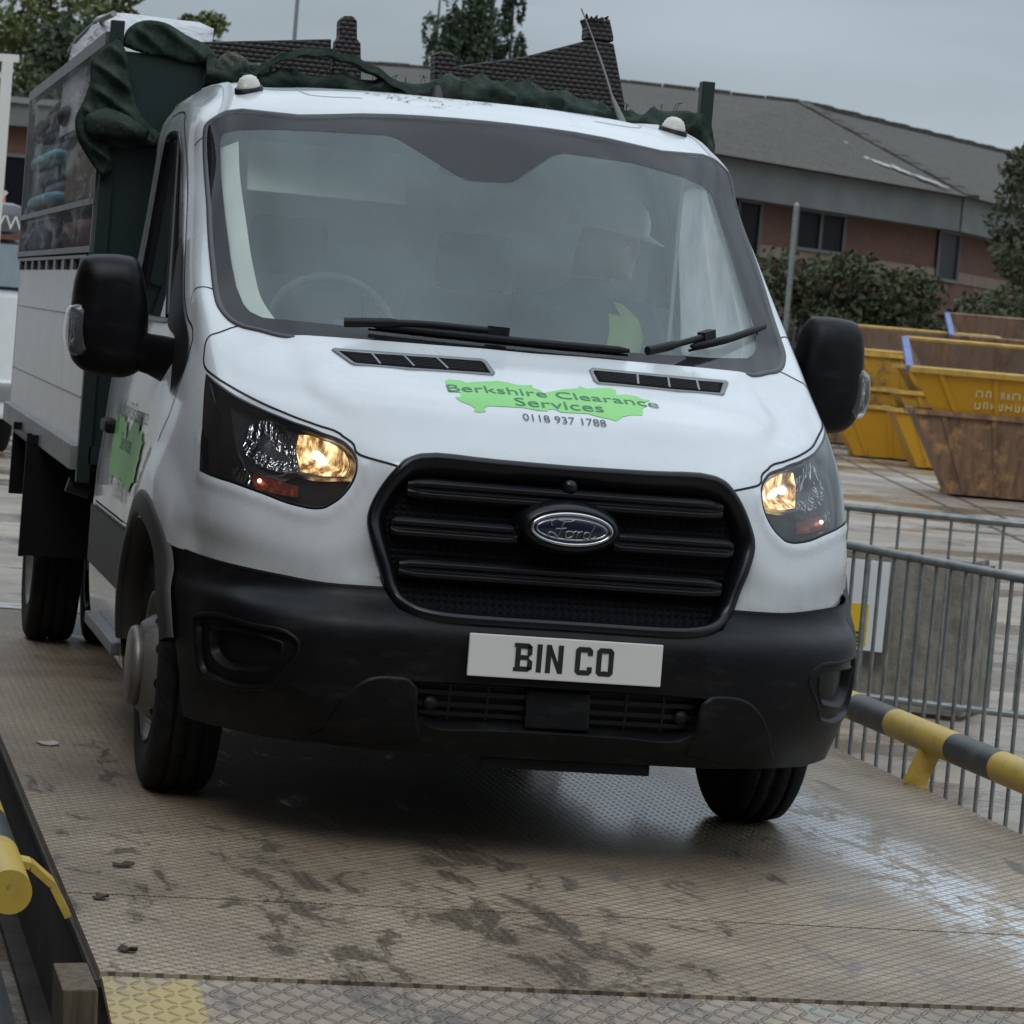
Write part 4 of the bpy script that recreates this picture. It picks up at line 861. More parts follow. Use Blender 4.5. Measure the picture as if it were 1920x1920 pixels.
# ---- mirrors
MP=[(1.188,1.520),(1.149,1.527),(1.085,1.529),(1.055,1.523),(1.038,1.500),(1.020,1.44),(1.008,1.387),(1.003,1.31),(1.003,1.215),(1.022,1.190),(1.06,1.170),(1.112,1.168),(1.185,1.182),(1.215,1.21),(1.227,1.25),(1.228,1.37),(1.216,1.48),(1.205,1.508)]
for side_ in (-1,1):
    P=smoothpoly(np.array(MP),3); n=len(P); c=P.mean(0); V=[];F=[]
    lay=[(1.335,.55),(1.345,.80),(1.365,.93),(1.40,1.0),(1.455,1.0),(1.48,.97),(1.485,.90),(1.475,.88)]
    for y_,k in lay:
        for p in P:
            q=c+(p-c)*k; bul=.0
            V.append((side_*q[0],y_+.04*(1.53-q[1])*0+.030*((q[0]-1.0)/.23),q[1]))
    for k in range(len(lay)-1):
        for i in range(n): F.append((k*n+i,k*n+(i+1)%n,(k+1)*n+(i+1)%n,(k+1)*n+i))
    F.append(tuple(range(n)));
    mm=MB(); mm.add(V,F,0,True)
    mir_=mm.build('door_mirror',M['bumper'],truck)
    mb=MB(); mb.add([(side_*q[0],1.487+.03*((q[0]-1.0)/.23),q[1]) for q in (c+(P-c)*.89)],[tuple(range(n))]); mb.build('mirror_glass',M['chrome'],mir_)
    mb=MB(); mb.v=[];
    q=[(side_*x_,y_,z_) for x_,y_,z_ in ((1.06,1.405,1.255),(1.00,1.36,1.245),(.965,1.28,1.235),(.945,1.20,1.225))]
    V=[];F=[];n2=16
    for i,(p,(rz,ry)) in enumerate(zip(q,((.055,.035),(.06,.04),(.068,.05),(.075,.06)))):
        for k in range(n2):
            t=2*math.pi*k/n2; V.append((p[0],p[1]+ry*math.cos(t),p[2]+rz*math.sin(t)))
    for i in range(3):
        for k in range(n2): F.append((i*n2+k,i*n2+(k+1)%n2,(i+1)*n2+(k+1)%n2,(i+1)*n2+k))
    mb.add(V,F,0,True); mb.build('mirror_arm',M['bumper'],mir_)
    mb=MB(); ip=[(1.222,1.372),(1.200,1.378),(1.185,1.365),(1.180,1.335),(1.175,1.25),(1.176,1.222),(1.20,1.222),(1.225,1.226),(1.240,1.255),(1.243,1.33),(1.238,1.36)]
    ip=smoothpoly(np.array(ip),3); n=len(ip); c2=ip.mean(0); V=[];F=[]
    lay=[(1.352,.72),(1.358,.92),(1.372,1.0),(1.46,1.0)]
    for y_,k in lay:
        for p in ip: q=c2+(p-c2)*k; V.append((side_*q[0],y_+.03*((q[0]-1.0)/.23)-.01,q[1]))
    for k in range(3):
        for i in range(n): F.append((k*n+i,k*n+(i+1)%n,(k+1)*n+(i+1)%n,(k+1)*n+i))
    F.append(tuple(range(n))); mb.add(V,F,0,True); mb.build('indicator_lens',M['clearlens'],mir_)
    mb=MB(); mb.box((side_*1.212,1.40,1.30),(.035,.02,.10)); mb.box((side_*1.212,1.392,1.342),(.04,.02,.014)); mb.build('indicator_reflector',M['reflector'],mir_)
# ---- wipers
def wip(pa,pb,arm):
    mb=MB()
    for (u0,v0),(u1,v1) in ((pa,pb),):
        q=np.linspace((u0,v0),(u1,v1),20); P=S(q[:,0],q[:,1])+SN(q[:,0],q[:,1])*.028; mb.tube(P,[.006]+[.011]*18+[.006],6)
        P=S(q[:,0],q[:,1])+SN(q[:,0],q[:,1])*.012; mb.tube(P,.005,4)
    q=smoothpoly(np.array(arm),5,False); hgt=np.linspace(.05,.038,len(q)); P=S(q[:,0],q[:,1])+SN(q[:,0],q[:,1])*hgt[:,None]; mb.tube(P,[.014]*(len(q)//2)+[.010]*(len(q)-len(q)//2),6)
    c=S(*[np.array([t]) for t in arm[-1]])[0]+SN(*[np.array([t]) for t in arm[-1]])[0]*.033
    d=(S(np.array([pb[0]]),np.array([pb[1]]))-S(np.array([pa[0]]),np.array([pa[1]])))[0]; d/=np.linalg.norm(d)
    mb.bar(Vector(c)-Vector(d)*.03,Vector(c)+Vector(d)*.03,.026,.034)
    mb.build('wiper',M['dark_plastic'],truck)
wip((-2.03,12.30),(1.17,12.22),[(-2.42,12.13),(-1.95,12.23),(-1.4,12.33),(-.38,12.36)])
wip((2.18,12.42),(4.25,13.02),[(1.39,12.08),(1.9,12.35),(2.5,12.62)])
# ---- roof lamps, aerials
for (u,v) in ((-3.75,17.38),(3.5,17.38)):
    c=Vector(sp1(u,v,0)); n=Vector(SN(u,v)[0]); q=n.to_track_quat('Z','Y').to_matrix()
    def dome(mb,prof,sx=1,sy=1):
        k0=len(mb.v); mb.lathe(prof,(0,0,0),24,0,True,'z')
        for i in range(k0,len(mb.v)): p=Vector(mb.v[i]); p=Vector((p.x*sx,p.y*sy,p.z)); mb.v[i]=tuple(c+q@p)
    mb=MB(); dome(mb,[(-.01,.044),(.010,.043),(.012,.036),(.012,0)],.95,1.2); l=mb.build('roof_lamp',M['dark_plastic'],truck)
    mb=MB(); dome(mb,[(.008,.036),(.020,.035),(.021,.033),(.030,.031),(.031,.029),(.040,.025),(.041,.022),(.047,.014),(.049,.0)],.95,1.2); mb.build('lamp_dome',plain('lamp_dome',(.50,.49,.43),.25) if 'lamp_dome' not in bpy.data.materials else bpy.data.materials['lamp_dome'],l)
mb=MB(); mb.tube([(-.003,2.40,2.12),(-.003,2.41,2.165),(-.003,2.425,2.19)],[.026,.016,.009],10); mb.build('roof_fin',M['clad'],truck)
mb=MB(); b=Vector((.61,2.30,2.108)); mb.tube([b,b+Vector((-.005,.015,.03)),b+Vector((-.03,.06,.10))],[.02,.012,.006],8); q=[b+Vector((-.03-.07*t-.02*t*t,.06+.18*t,.10+.30*t)) for t in np.linspace(0,1,10)]; mb.tube(q,[.0045]*5+[.003]*5,5); mb.build('aerial',plain('aerial_wire',(.12,.13,.13),.5),truck)
# ---- cab interior
mb=MB(); mb.box((0,2.70,1.2),(1.6,.04,1.75)); mb.build('bulkhead',M['lining'],truck)
mb=MB(); mb.box((0,1.7,.66),(1.75,2.0,.06)); mb.build('cab_floor',M['dark_plastic'],truck)
mb=MB()
pr=[(.86,1.22),(.92,1.27),(1.0,1.30),(1.22,1.31),(1.36,1.27),(1.42,1.18),(1.40,.95),(1.30,.75),(.95,.75)]
mb.prism(pr,'x',-.80,.80); 
da=mb.build('dashboard',M['dash'],truck,True,.02)
mb=MB(); mb.box((-.30,1.38,1.345),(.30,.20,.06),0,Matrix.Rotation(.25,3,'X'),.02); mb.box((-.02,1.25,1.335),(.07,.09,.03),0,None,.01); mb.build('instrument_hood',M['dash'],da)
mb=MB(); mb.add([(-.09,1.02,1.345),(.05,1.05,1.345),(.05,.98,1.338),(-.07,.97,1.338)],[(0,1,2,3)]); mb.box((-.02,1.0,1.336),(.11,.03,.004)); mb.build('paper',M['white_plastic'],da)
mb=MB(); t=np.linspace(0,2*math.pi,41); q=[(-.44+.195*math.cos(a),1.50+.195*math.sin(a)*.42,1.345+.195*math.sin(a)*.90) for a in t]; mb.tube(q,.015,8,0,False); mb.bar((-.44,1.50,1.34),(-.44,1.36,1.26),.05,.05); mb.bar((-.62,1.5,1.345),(-.26,1.5,1.345),.03,.02); mb.build('steering_wheel',M['dash'],truck)
for x_,w_ in ((-.46,.52),(.17,.48),(.64,.44)):
    mb=MB(); mb.box((x_,1.95,.87),(w_,.52,.16),0,None,.05); mb.box((x_,2.33,1.20),(w_,.15,.66),0,Matrix.Rotation(-.18,3,'X'),.06); mb.box((x_,2.42,1.62),(.26,.10,.19),0,None,.04); mb.build('seat',M['dark_cloth'],truck)
mb=MB(); mb.box((-.445,1.80,1.845),(.50,.012,.17),0,Matrix.Rotation(-.35,3,'X'),.005); mb.build('sun_visor',M['trim'],truck)
mb=MB(); mb.box((0,1.66,1.90),(.24,.04,.075),0,None,.015); mb.box((0,1.62,1.97),(.05,.03,.10)); mb.build('interior_mirror',M['dark_plastic'],truck)
for s_ in (-1,1):
    mb=MB(); q=smoothpoly(np.array([(s_*4.66,15.42),(s_*4.62,14.5),(s_*4.55,13.9),(s_*4.38,13.3),(s_*4.20,12.75),(s_*3.9,12.4)]),5,False); ribbon(mb,q,.062,-.045,False); mb.build('post_trim',M['trim'],truck,False)
# bright strips of the far door post seen through the screen
mb=MB(); mb.box((.83,2.30,1.62),(.012,.02,.74)); mb.build('belt_strap',M['trim'],truck)
# ---- wheels
def tyre_prof(w_,r=.352,rb=.212):
    h=w_/2; return [(-h*.86,rb),(-h*.98,rb+.03),(-h*1.03,rb+.075),(-h*.98,r-.022),(-h*.86,r-.006),(-h*.60,r),(-h*.52,r),(-h*.50,r-.009),(-h*.44,r-.009),(-h*.42,r),(-h*.10,r+.001),(-h*.06,r-.009),(h*.06,r-.009),(h*.10,r+.001),(h*.42,r),(h*.44,r-.009),(h*.50,r-.009),(h*.52,r),(h*.60,r),(h*.86,r-.006),(h*.98,r-.022),(h*1.03,rb+.075),(h*.98,rb+.03),(h*.86,rb)]
x=NT('tyre_tread'); g=x.obj(); s_=x.n('ShaderNodeSeparateXYZ'); x.l(g,s_.inputs[0])
ang=x.math('ARCTAN2',s_.outputs[1],s_.outputs[2]); sip=x.math('SINE',x.math('ADD',x.math('MULTIPLY',ang,74),x.math('MULTIPLY',s_.outputs[0],160)))
rad=x.math('SQRT',x.math('ADD',x.math('POWER',s_.outputs[1],2),x.math('POWER',s_.outputs[2],2)))
m_=x.math('MULTIPLY',x.rng(sip,.55,.8),x.rng(rad,.325,.337))
dust=x.noise(g,14,4,.6)
x.set(Base_Color=x.mix(x.rng(dust,.4,.75),(.010,.010,.011),(.028,.026,.024)),Roughness=.8,Specular_IOR_Level=.25,Normal=x.bump(x.math('SUBTRACT',1.0,m_),.006)); M['tyre']=x.m
def wheel(loc,side_,front):
    """outer face looks towards side_"""
    w_=thing('wheel',None,None,loc); w_.parent=truck
    wd=.192
    mb=MB(); mb.lathe(tyre_prof(wd),(0,0,0),72); mb.build('tyre',M['tyre'],w_)
    mb=MB(); h=wd/2
    if front: pr=[(h*.86,.214),(h*.95,.218),(h*.9,.204),(h*.55,.196),(h*.30,.190),(h*.45,.178),(.085,.150),(.118,.128),(.122,.118),(.120,.110)]
    else: pr=[(h*.86,.214),(h*.95,.218),(h*.9,.204),(h*.3,.196),(-.02,.185),(-.045,.16),(-.06,.12),(-.06,.0)]
    mb.lathe([(side_*a,r) for a,r in pr],(0,0,0),48); rim=mb.build('rim',M['steel'],w_)
    if front:
        mb=MB(); mb.lathe([(side_*a,r) for a,r in [(.118,.108),(.122,.116),(.138,.116),(.148,.110),(.152,.102),(.154,.0)]],(0,0,0),40); mb.build('hub_cap',plain('hub_cap',(.21,.195,.175),.45,.5,.3,12) if 'hub_cap' not in bpy.data.materials else bpy.data.materials['hub_cap'],w_)
        mb=MB()
        for k in range(10):
            t=2*math.pi*k/10+.2; rr=.164; c=Vector((side_*.0765,rr*math.cos(t),rr*math.sin(t))); n=Vector((side_*.62,.78*math.cos(t),.78*math.sin(t))).normalized(); qq=n.to_track_quat('Z','Y').to_matrix()
            V=[c+n*.003+qq@Vector((.017*math.cos(a),.017*math.sin(a),0)) for a in np.linspace(0,2*math.pi,17)[:-1]]; mb.add(V,[tuple(range(16))])
        mb.build('vent_hole',M['seam'],rim,False)
    else:
        mb=MB(); mb.lathe([(-side_*.06,.10),(side_*.02,.095),(side_*.05,.07),(side_*.055,0)],(0,0,0),24); mb.build('hub',M['steel'],w_)
    return w_
for s_ in (-1,1):
    wheel((s_*.865,1.10,.352),s_,True)
    wheel((s_*.945,4.96,.352),s_,False); wheel((s_*.705,4.96,.352),s_,False)
mb=MB(); mb.bar((-.80,1.10,.36),(.80,1.10,.36),.09,.09); mb.build('axle',M['dark_plastic'],truck); mb=MB(); mb.bar((-.8,4.96,.36),(.8,4.96,.36),.12,.14); mb.build('axle',M['dark_plastic'],truck)
mb=MB()
for s_ in (-.40,.40): mb.bar((s_,.5,.56),(s_,6.7,.60),.08,.16)
mb.box((0,1.25,.46),(.8,1.2,.32)); mb.box((0,2.6,.46),(.5,1.0,.2)); mb.box((.72,3.4,.5),(.35,.8,.3)); mb.build('chassis',M['dark_plastic'],truck)
# ---- tipper bed
bed=thing('tipper_bed',None,None); bed.parent=truck
BX=1.05; Y0,Y1=2.90,6.74
mb=MB(); mb.box((0,(Y0+Y1)/2,.86),(2*BX,Y1-Y0,.06)); mb.build('bed_floor',M['alu'],bed)
for s_ in (-1,1):
    mb=MB(); mb.box((s_*(BX+.0),(Y0+Y1)/2+.03,.845),(.05,Y1-Y0,.085),0,None,.004); mb.build('side_rail',plain('bed_rail',(.26,.265,.26),.5,.4,.25,5) if 'bed_rail' not in bpy.data.materials else bpy.data.materials['bed_rail'],bed)
    sp_=MB(); sp_.box((s_*(BX-.015),(Y0+Y1)/2+.04,1.215),(.028,Y1-Y0-.10,.65)); 
    dpn=sp_.build('drop_side',None or M['alu'],bed)
    mb=MB()
    for z_ in (1.05,1.33): mb.box((s_*(BX+.0005),(Y0+Y1)/2+.04,z_),(.004,Y1-Y0-.10,.004))
    mb.build('panel_groove',M['galv'],dpn)
    mb=MB()
    for y_ in np.linspace(Y0+.25,Y1-.2,9): mb.box((s_*(BX+.006),y_,1.515),(.02,.05,.05),0,None,.006)
    mb.bar((s_*(BX+.012),Y0+.1,1.535),(s_*(BX+.012),Y1-.1,1.535),.01,.012); mb.build('catch',M['galv'],dpn)
    # cage above the drop side
    mb=MB()
    for z_ in (1.56,1.725,2.275 if s_<0 else 2.0): mb.bar((s_*BX,Y0,z_),(s_*BX,Y1,z_),.035,.045 if z_>1.8 else .022)
    for y_ in (Y0+.02,Y1-.02): mb.bar((s_*BX,y_,1.54),(s_*BX,y_,2.29 if s_<0 else 2.0),.03,.03)
    mb.build('cage_frame',plain('cage_rail',(.16,.165,.165),.45,.5,.2,6) if 'cage_rail' not in bpy.data.materials else bpy.data.materials['cage_rail'],bed)
mb=MB(); n=40; V=[];F=[]
for i in range(n+1):
    for z_ in np.linspace(1.575,2.255,9): y_=Y0+.05+(Y1-Y0-.1)*i/n; V.append((-BX-.012-.012*noise.noise(Vector((y_*2.2,z_*5,3))),y_,z_))
for i in range(n):
    for j in range(8): F.append((i*9+j,i*9+j+1,(i+1)*9+j+1,(i+1)*9+j))
mb.add(V,F,0,True); mb.build('side_sheet',M['sheet'],bed,False)
mb=MB(); mb.box((0,Y1,1.5),(2*BX,.03,1.2)); mb.build('tailgate',M['alu'],bed)
hb=MB(); hb.box((0,2.885,1.47),(2.04,.03,1.33)); hb.box((-.87,2.885,2.17),(.32,.028,.13)); hb=hb.build('headboard',M['green_steel'],bed)
for s_,x_ in ((-1,-1.033),(1,1.045)):
    mb=MB(); mb.box((x_,2.872,1.55),(.046,.05,1.57),0,None,.004); mb.build('headboard_post',M['green_steel'],hb)
mb=MB(); mb.bar((-1.02,2.872,.86),(1.02,2.872,.86),.05,.06); mb.bar((-1.02,2.872,1.5),(1.02,2.872,1.5),.045,.045); mb.build('cross_rail',M['green_steel'],hb)
for s_ in (-1,1):
    mb=MB(); mb.box((s_*.955,4.46,.61),(.31,.012,.47)); mb.box((s_*.955,5.45,.70),(.31,.012,.3)); mb.box((s_*.955,4.95,.815),(.31,1.0,.012)); mb.bar((s_*1.11,4.46,.37),(s_*1.11,4.46,.85),.015,.02)
    mb.build('mudguard',M['dark_plastic'],bed)
    mb=MB(); mb.tube([(s_*.98,3.15,.72),(s_*1.06,3.15,.74)],.028,12); mb.build('marker_lamp',M['clad'],bed)
# ------------------------------------------------------------------ the load
def rat(name,label,polys,y0,th,group=None,rz=0):
    t=thing(name,label,'garden furniture',(0,0,0),group)
    for nm,poly in polys:
        mb=MB(); mb.prism(poly,'y',y0,y0+th); mb.build(nm,M['rattan'],t,True,.006)
    return t
rat('rattan_sofa_base','dark brown woven rattan panel with one stub leg, left of the two on the load',[('panel',[(-.72,2.20),(-.72,2.325),(-.235,2.385),(-.225,2.20)]),('leg',[(-.222,2.18),(-.215,2.385),(-.205,2.392),(-.208,2.455),(-.195,2.472),(-.165,2.474),(-.148,2.460),(-.142,2.395),(-.128,2.38),(-.112,2.22),(-.11,2.18)]),('side',[(-.72,2.0),(-.72,2.198),(-.11,2.178),(-.11,2.0)])],3.3,.09)
t=rat('rattan_chair','dark brown woven rattan chair lying tilted, right of the two on the load',[('back_panel',[(.20,2.12),(.20,2.325),(.45,2.385),(.685,2.470),(.775,2.465),(.835,2.255),(.84,2.12)]),('leg',[(.675,2.472),(.675,2.515),(.662,2.545),(.70,2.548),(.735,2.545),(.752,2.552),(.772,2.49),(.774,2.47)]),('leg',[(.135,2.2),(.128,2.365),(.15,2.376),(.192,2.368),(.21,2.318),(.215,2.2)])],3.2,.10)
mb=MB(); 
for k in range(5): mb.tube([(.665+.012*k,3.20-.005*k,2.54),(.66+.02*k,3.18,2.556-.006*(k%2)),(.668+.017*k,3.19,2.545)],.004,5)
mb.build('frayed_strand',M['rattan'],t)
t=thing('wrapped_mattress','bulky mattress in white plastic wrap standing at the corner of the load','mattress')
lump('wrap',[(-.99,2.16),(-.995,2.38),(-.96,2.415),(-.90,2.425),(-.80,2.428),(-.745,2.405),(-.73,2.20)],3.75,.16,M['wrap'],t,.012,8,.03,3)
mb=MB(); P=[]
n=26; ring_=[(3.55,2.05),(3.55,2.32),(3.62,2.40),(4.0,2.405),(4.5,2.395),(4.95,2.37),(5.06,2.30),(5.09,2.05)]
rp=smoothpoly(np.array(ring_),6,False); V=[];F=[]
xs=np.linspace(-1.035,-.62,9)
for i,x_ in enumerate(xs):
    for p in rp: 
        nn=.012*noise.fractal(Vector((x_*5,p[0]*9,p[1]*3)),.8,2.1,3)+.006*math.sin(p[0]*38); e=.02 if i in(0,8) else 0
        V.append((x_+nn*(1 if i else .8),p[0],p[1]-e+nn*.4))
m=len(rp)
for i in range(8):
    for j in range(m-1): F.append((i*m+j,i*m+j+1,(i+1)*m+j+1,(i+1)*m+j))
F+=[tuple(range(m)),tuple(range(8*m,9*m))]
mb.add(V,F,0,True); mb.build('wrap',M['wrap'],t)
mb=MB(); mb.tube([(-1.02,3.2,2.385),(-1.03,3.8,2.40),(-1.03,4.6,2.395),(-1.03,5.0,2.37)],.011,6); mb.build('cord',plain('cord_grey',(.35,.35,.33),.6),t)
# green debris netting slung over the headboard
net=thing('debris_net','frayed dark green netting slung over the headboard behind the cab','netting')
path=[(-.73,2.205,.045),(-.62,2.20,.05),(-.50,2.195,.045),(-.38,2.195,.04),(-.25,2.20,.045),(-.10,2.190,.045),(.02,2.20,.05),(.12,2.215,.06),(.25,2.222,.062),(.38,2.215,.06),(.50,2.205,.058),(.60,2.185,.055),(.70,2.175,.05),(.80,2.175,.05),(.90,2.185,.055),(.98,2.18,.06),(1.04,2.15,.055),(1.075,2.09,.04)]
pp=smoothpoly(np.array(path),6,False); V=[];F=[];n=20
for i,(x_,z_,r_) in enumerate(pp):
    for k in range(n):
        t=2*math.pi*k/n; nn=noise.fractal(Vector((x_*7,math.cos(t)*1.3,math.sin(t)*1.3+x_*3)),.8,2.1,4); fold=.018*math.sin(x_*46+2.2*math.sin(t)+3*noise.noise(Vector((x_*6,t,0))))
        rr=r_*(.74+.20*nn+.55*(1-abs(math.sin(x_*19+1.1*t+2.6*noise.noise(Vector((x_*5,math.sin(t),2))))))**1.7); V.append((x_,2.84+rr*1.35*math.cos(t),z_+rr*math.sin(t)*.95-.012))
for i in range(len(pp)-1):
    for k in range(n): F.append((i*n+k,i*n+(k+1)%n,(i+1)*n+(k+1)%n,(i+1)*n+k))
F+=[tuple(range(n)),tuple(range((len(pp)-1)*n,len(pp)*n))]
mesh('roll',V,F,M['tarp'],net,True)
# the stiff loop that stands up over the cab roof
q=[(-.60,2.16),(-.56,2.205),(-.50,2.25),(-.42,2.283),(-.33,2.292),(-.24,2.278),(-.15,2.245),(-.06,2.20),(.0,2.175)]
qs=smoothpoly(np.array(q),5,False); V=[];F=[]
for i,(x_,z_) in enumerate(qs):
    for a,b in ((-.03,-.012),(-.03,.012),(.05,.014),(.05,-.014)): V.append((x_,2.79+a,z_+b+.004*math.sin(i*1.3)))
for i in range(len(qs)-1):
    for k in range(4): F.append((i*4+k,i*4+(k+1)%4,(i+1)*4+(k+1)%4,(i+1)*4+k))
mesh('folded_edge',V,F,M['tarp'],net,False)
lump('corner_fold',[(-1.01,2.25),(-1.005,2.30),(-.97,2.335),(-.88,2.345),(-.80,2.31),(-.70,2.26),(-.68,2.215),(-.76,2.21),(-.86,2.225),(-.95,2.235)],2.86,.025,M['tarp'],net,.020,14,.012,5,fold=70)
lump('hanging_drape',[(-1.055,2.255),(-1.03,2.275),(-1.005,2.235),(-.985,2.15),(-.955,2.06),(-.90,1.99),(-.84,1.955),(-.86,1.925),(-.95,1.91),(-1.03,1.90),(-1.02,1.82),(-1.05,1.80),(-1.10,1.86),(-1.145,1.93),(-1.155,1.99),(-1.13,2.06),(-1.115,2.12),(-1.115,2.20)],2.82,.035,M['tarp'],net,.024,12,.011,8,fold=75)
lump('torn_edge',[(-1.13,1.985),(-1.08,2.03),(-1.0,2.02),(-.92,1.975),(-.88,1.945),(-.95,1.935),(-1.05,1.93),(-1.12,1.94)],2.765,.035,M['tarp'],net,.016,12,.018,2,fold=60)
lump('frayed_hem',[(-.70,2.225),(-.66,2.262),(-.62,2.258),(-.58,2.235),(-.54,2.238),(-.50,2.215),(-.56,2.18),(-.66,2.19),(-.70,2.195)],2.80,.010,M['fray'],net,.016,30,.010,4,fold=120)
mb=MB()
for k in range(60):
    x_=random.uniform(-.68,.95); z_=2.245 if x_<-.4 else 2.235; z_=float(np.interp(x_,pp[:,0],pp[:,1]+pp[:,2]))-.012; a=random.uniform(-1,1)
    mb.tube([(x_,2.82,z_-.01),(x_+a*.01,2.81,z_+.012),(x_+a*.03,2.80,z_+random.uniform(.005,.022))],.0016,3)
mb.build('loose_thread',M['fray'],net)
# stand-ins for reflections in the bed's side panel, added inside the cage
def sacks(name,label,mat,cx,y0,y1,z0,z1,n,cat,group=None):
    t=thing(name,label,cat,(0,0,0),group)
    for i in range(n):
        za=z0+(z1-z0)*i/n; zb=z0+(z1-z0)*(i+1)/n; bm=bmesh.new(); bmesh.ops.create_cube(bm,size=1); bmesh.ops.subdivide_edges(bm,edges=bm.edges[:],cuts=6,use_grid_fill=True)
        for v in bm.verts:
            p=v.co.copy(); r=(abs(p.x*2)**9+abs(p.y*2)**9+abs(p.z*2)**3)**(1/5.5); 
            if r>0: v.co=p*(1/max(r,.75))*1.05
            v.co=Vector((cx+v.co.x*.36,(y0+y1)/2+v.co.y*(y1-y0),(za+zb)/2+v.co.z*(zb-za)*1.08))
            v.co+=Vector((1,1,.5))*.030*noise.fractal(v.co*4+Vector((0,0,i*3)),.8,2.1,4)+Vector((.03*((i*5)%3-1),.08*((i*7)%3-1),0))
        mb=MB(); mb.bm(bm,0,True); mb.build('fold',mat,t)
    return t
sacks('teal_stand_in','teal blue bundle added in the upper cage, standing for a reflection in its side',plain('teal_tone',(.05,.24,.31),.45,var=.35,scale=7),-.84,5.05,6.66,1.76,2.05,5,'sheeting')
sacks('navy_stand_in','dark navy bundle added under the teal one, standing for a reflection',plain('navy_tone',(.03,.045,.10),.6,var=.4,scale=7),-.84,5.3,6.66,1.57,1.70,1,'sheeting')
sacks('grey_stand_in','dark grey bundle added above the teal one, standing for a reflection',plain('grey_tone',(.05,.05,.052),.7,var=.4,scale=5),-.84,4.6,6.66,2.06,2.24,2,'sheeting')
mb=MB(); mb.box((-.90,4.02,1.885),(.22,1.9,.26),0,None,.01)
x=NT('brown_tone'); g=x.obj(); f=x.noise(x.map(g,(3,2,24)),2,5,.6); x.set(Base_Color=x.mix(x.rng(f,.3,.7),(.11,.070,.040),(.20,.135,.085)),Roughness=.7); M['board']=x.m
o=mb.build('brown_stand_in',M['board']); tag(o,'brown block added beside the teal bundle, standing for a reflection','carton')
mb=MB(); mb.box((-.90,4.1,2.045),(.24,2.0,.055),0,None,.02); o=mb.build('pale_stand_in',M['wrap']); tag(o,'pale slab added on top of the brown block, standing for a reflection','sheeting')
mb=MB(); mb.box((-.90,4.35,1.635),(.2,1.5,.12),0,None,.04); o=mb.build('red_stand_in',plain('red_tone',(.20,.07,.08),.85,var=.3,scale=8)); tag(o,'faded red block added low in the cage, standing for a reflection','cushion')
mb=MB(); mb.box((0,4.8,1.25),(1.9,3.5,.7)); mb.box((.2,4.9,1.85),(1.2,3.2,.5)); mb.box((.35,4.2,2.05),(.6,1.2,.3)); o=mb.build('rubbish_heap',plain('rubbish',(.05,.045,.04),.9,var=.5,scale=5)); tag(o,'dark mixed rubbish filling the bed below the furniture','rubbish',kind='stuff')
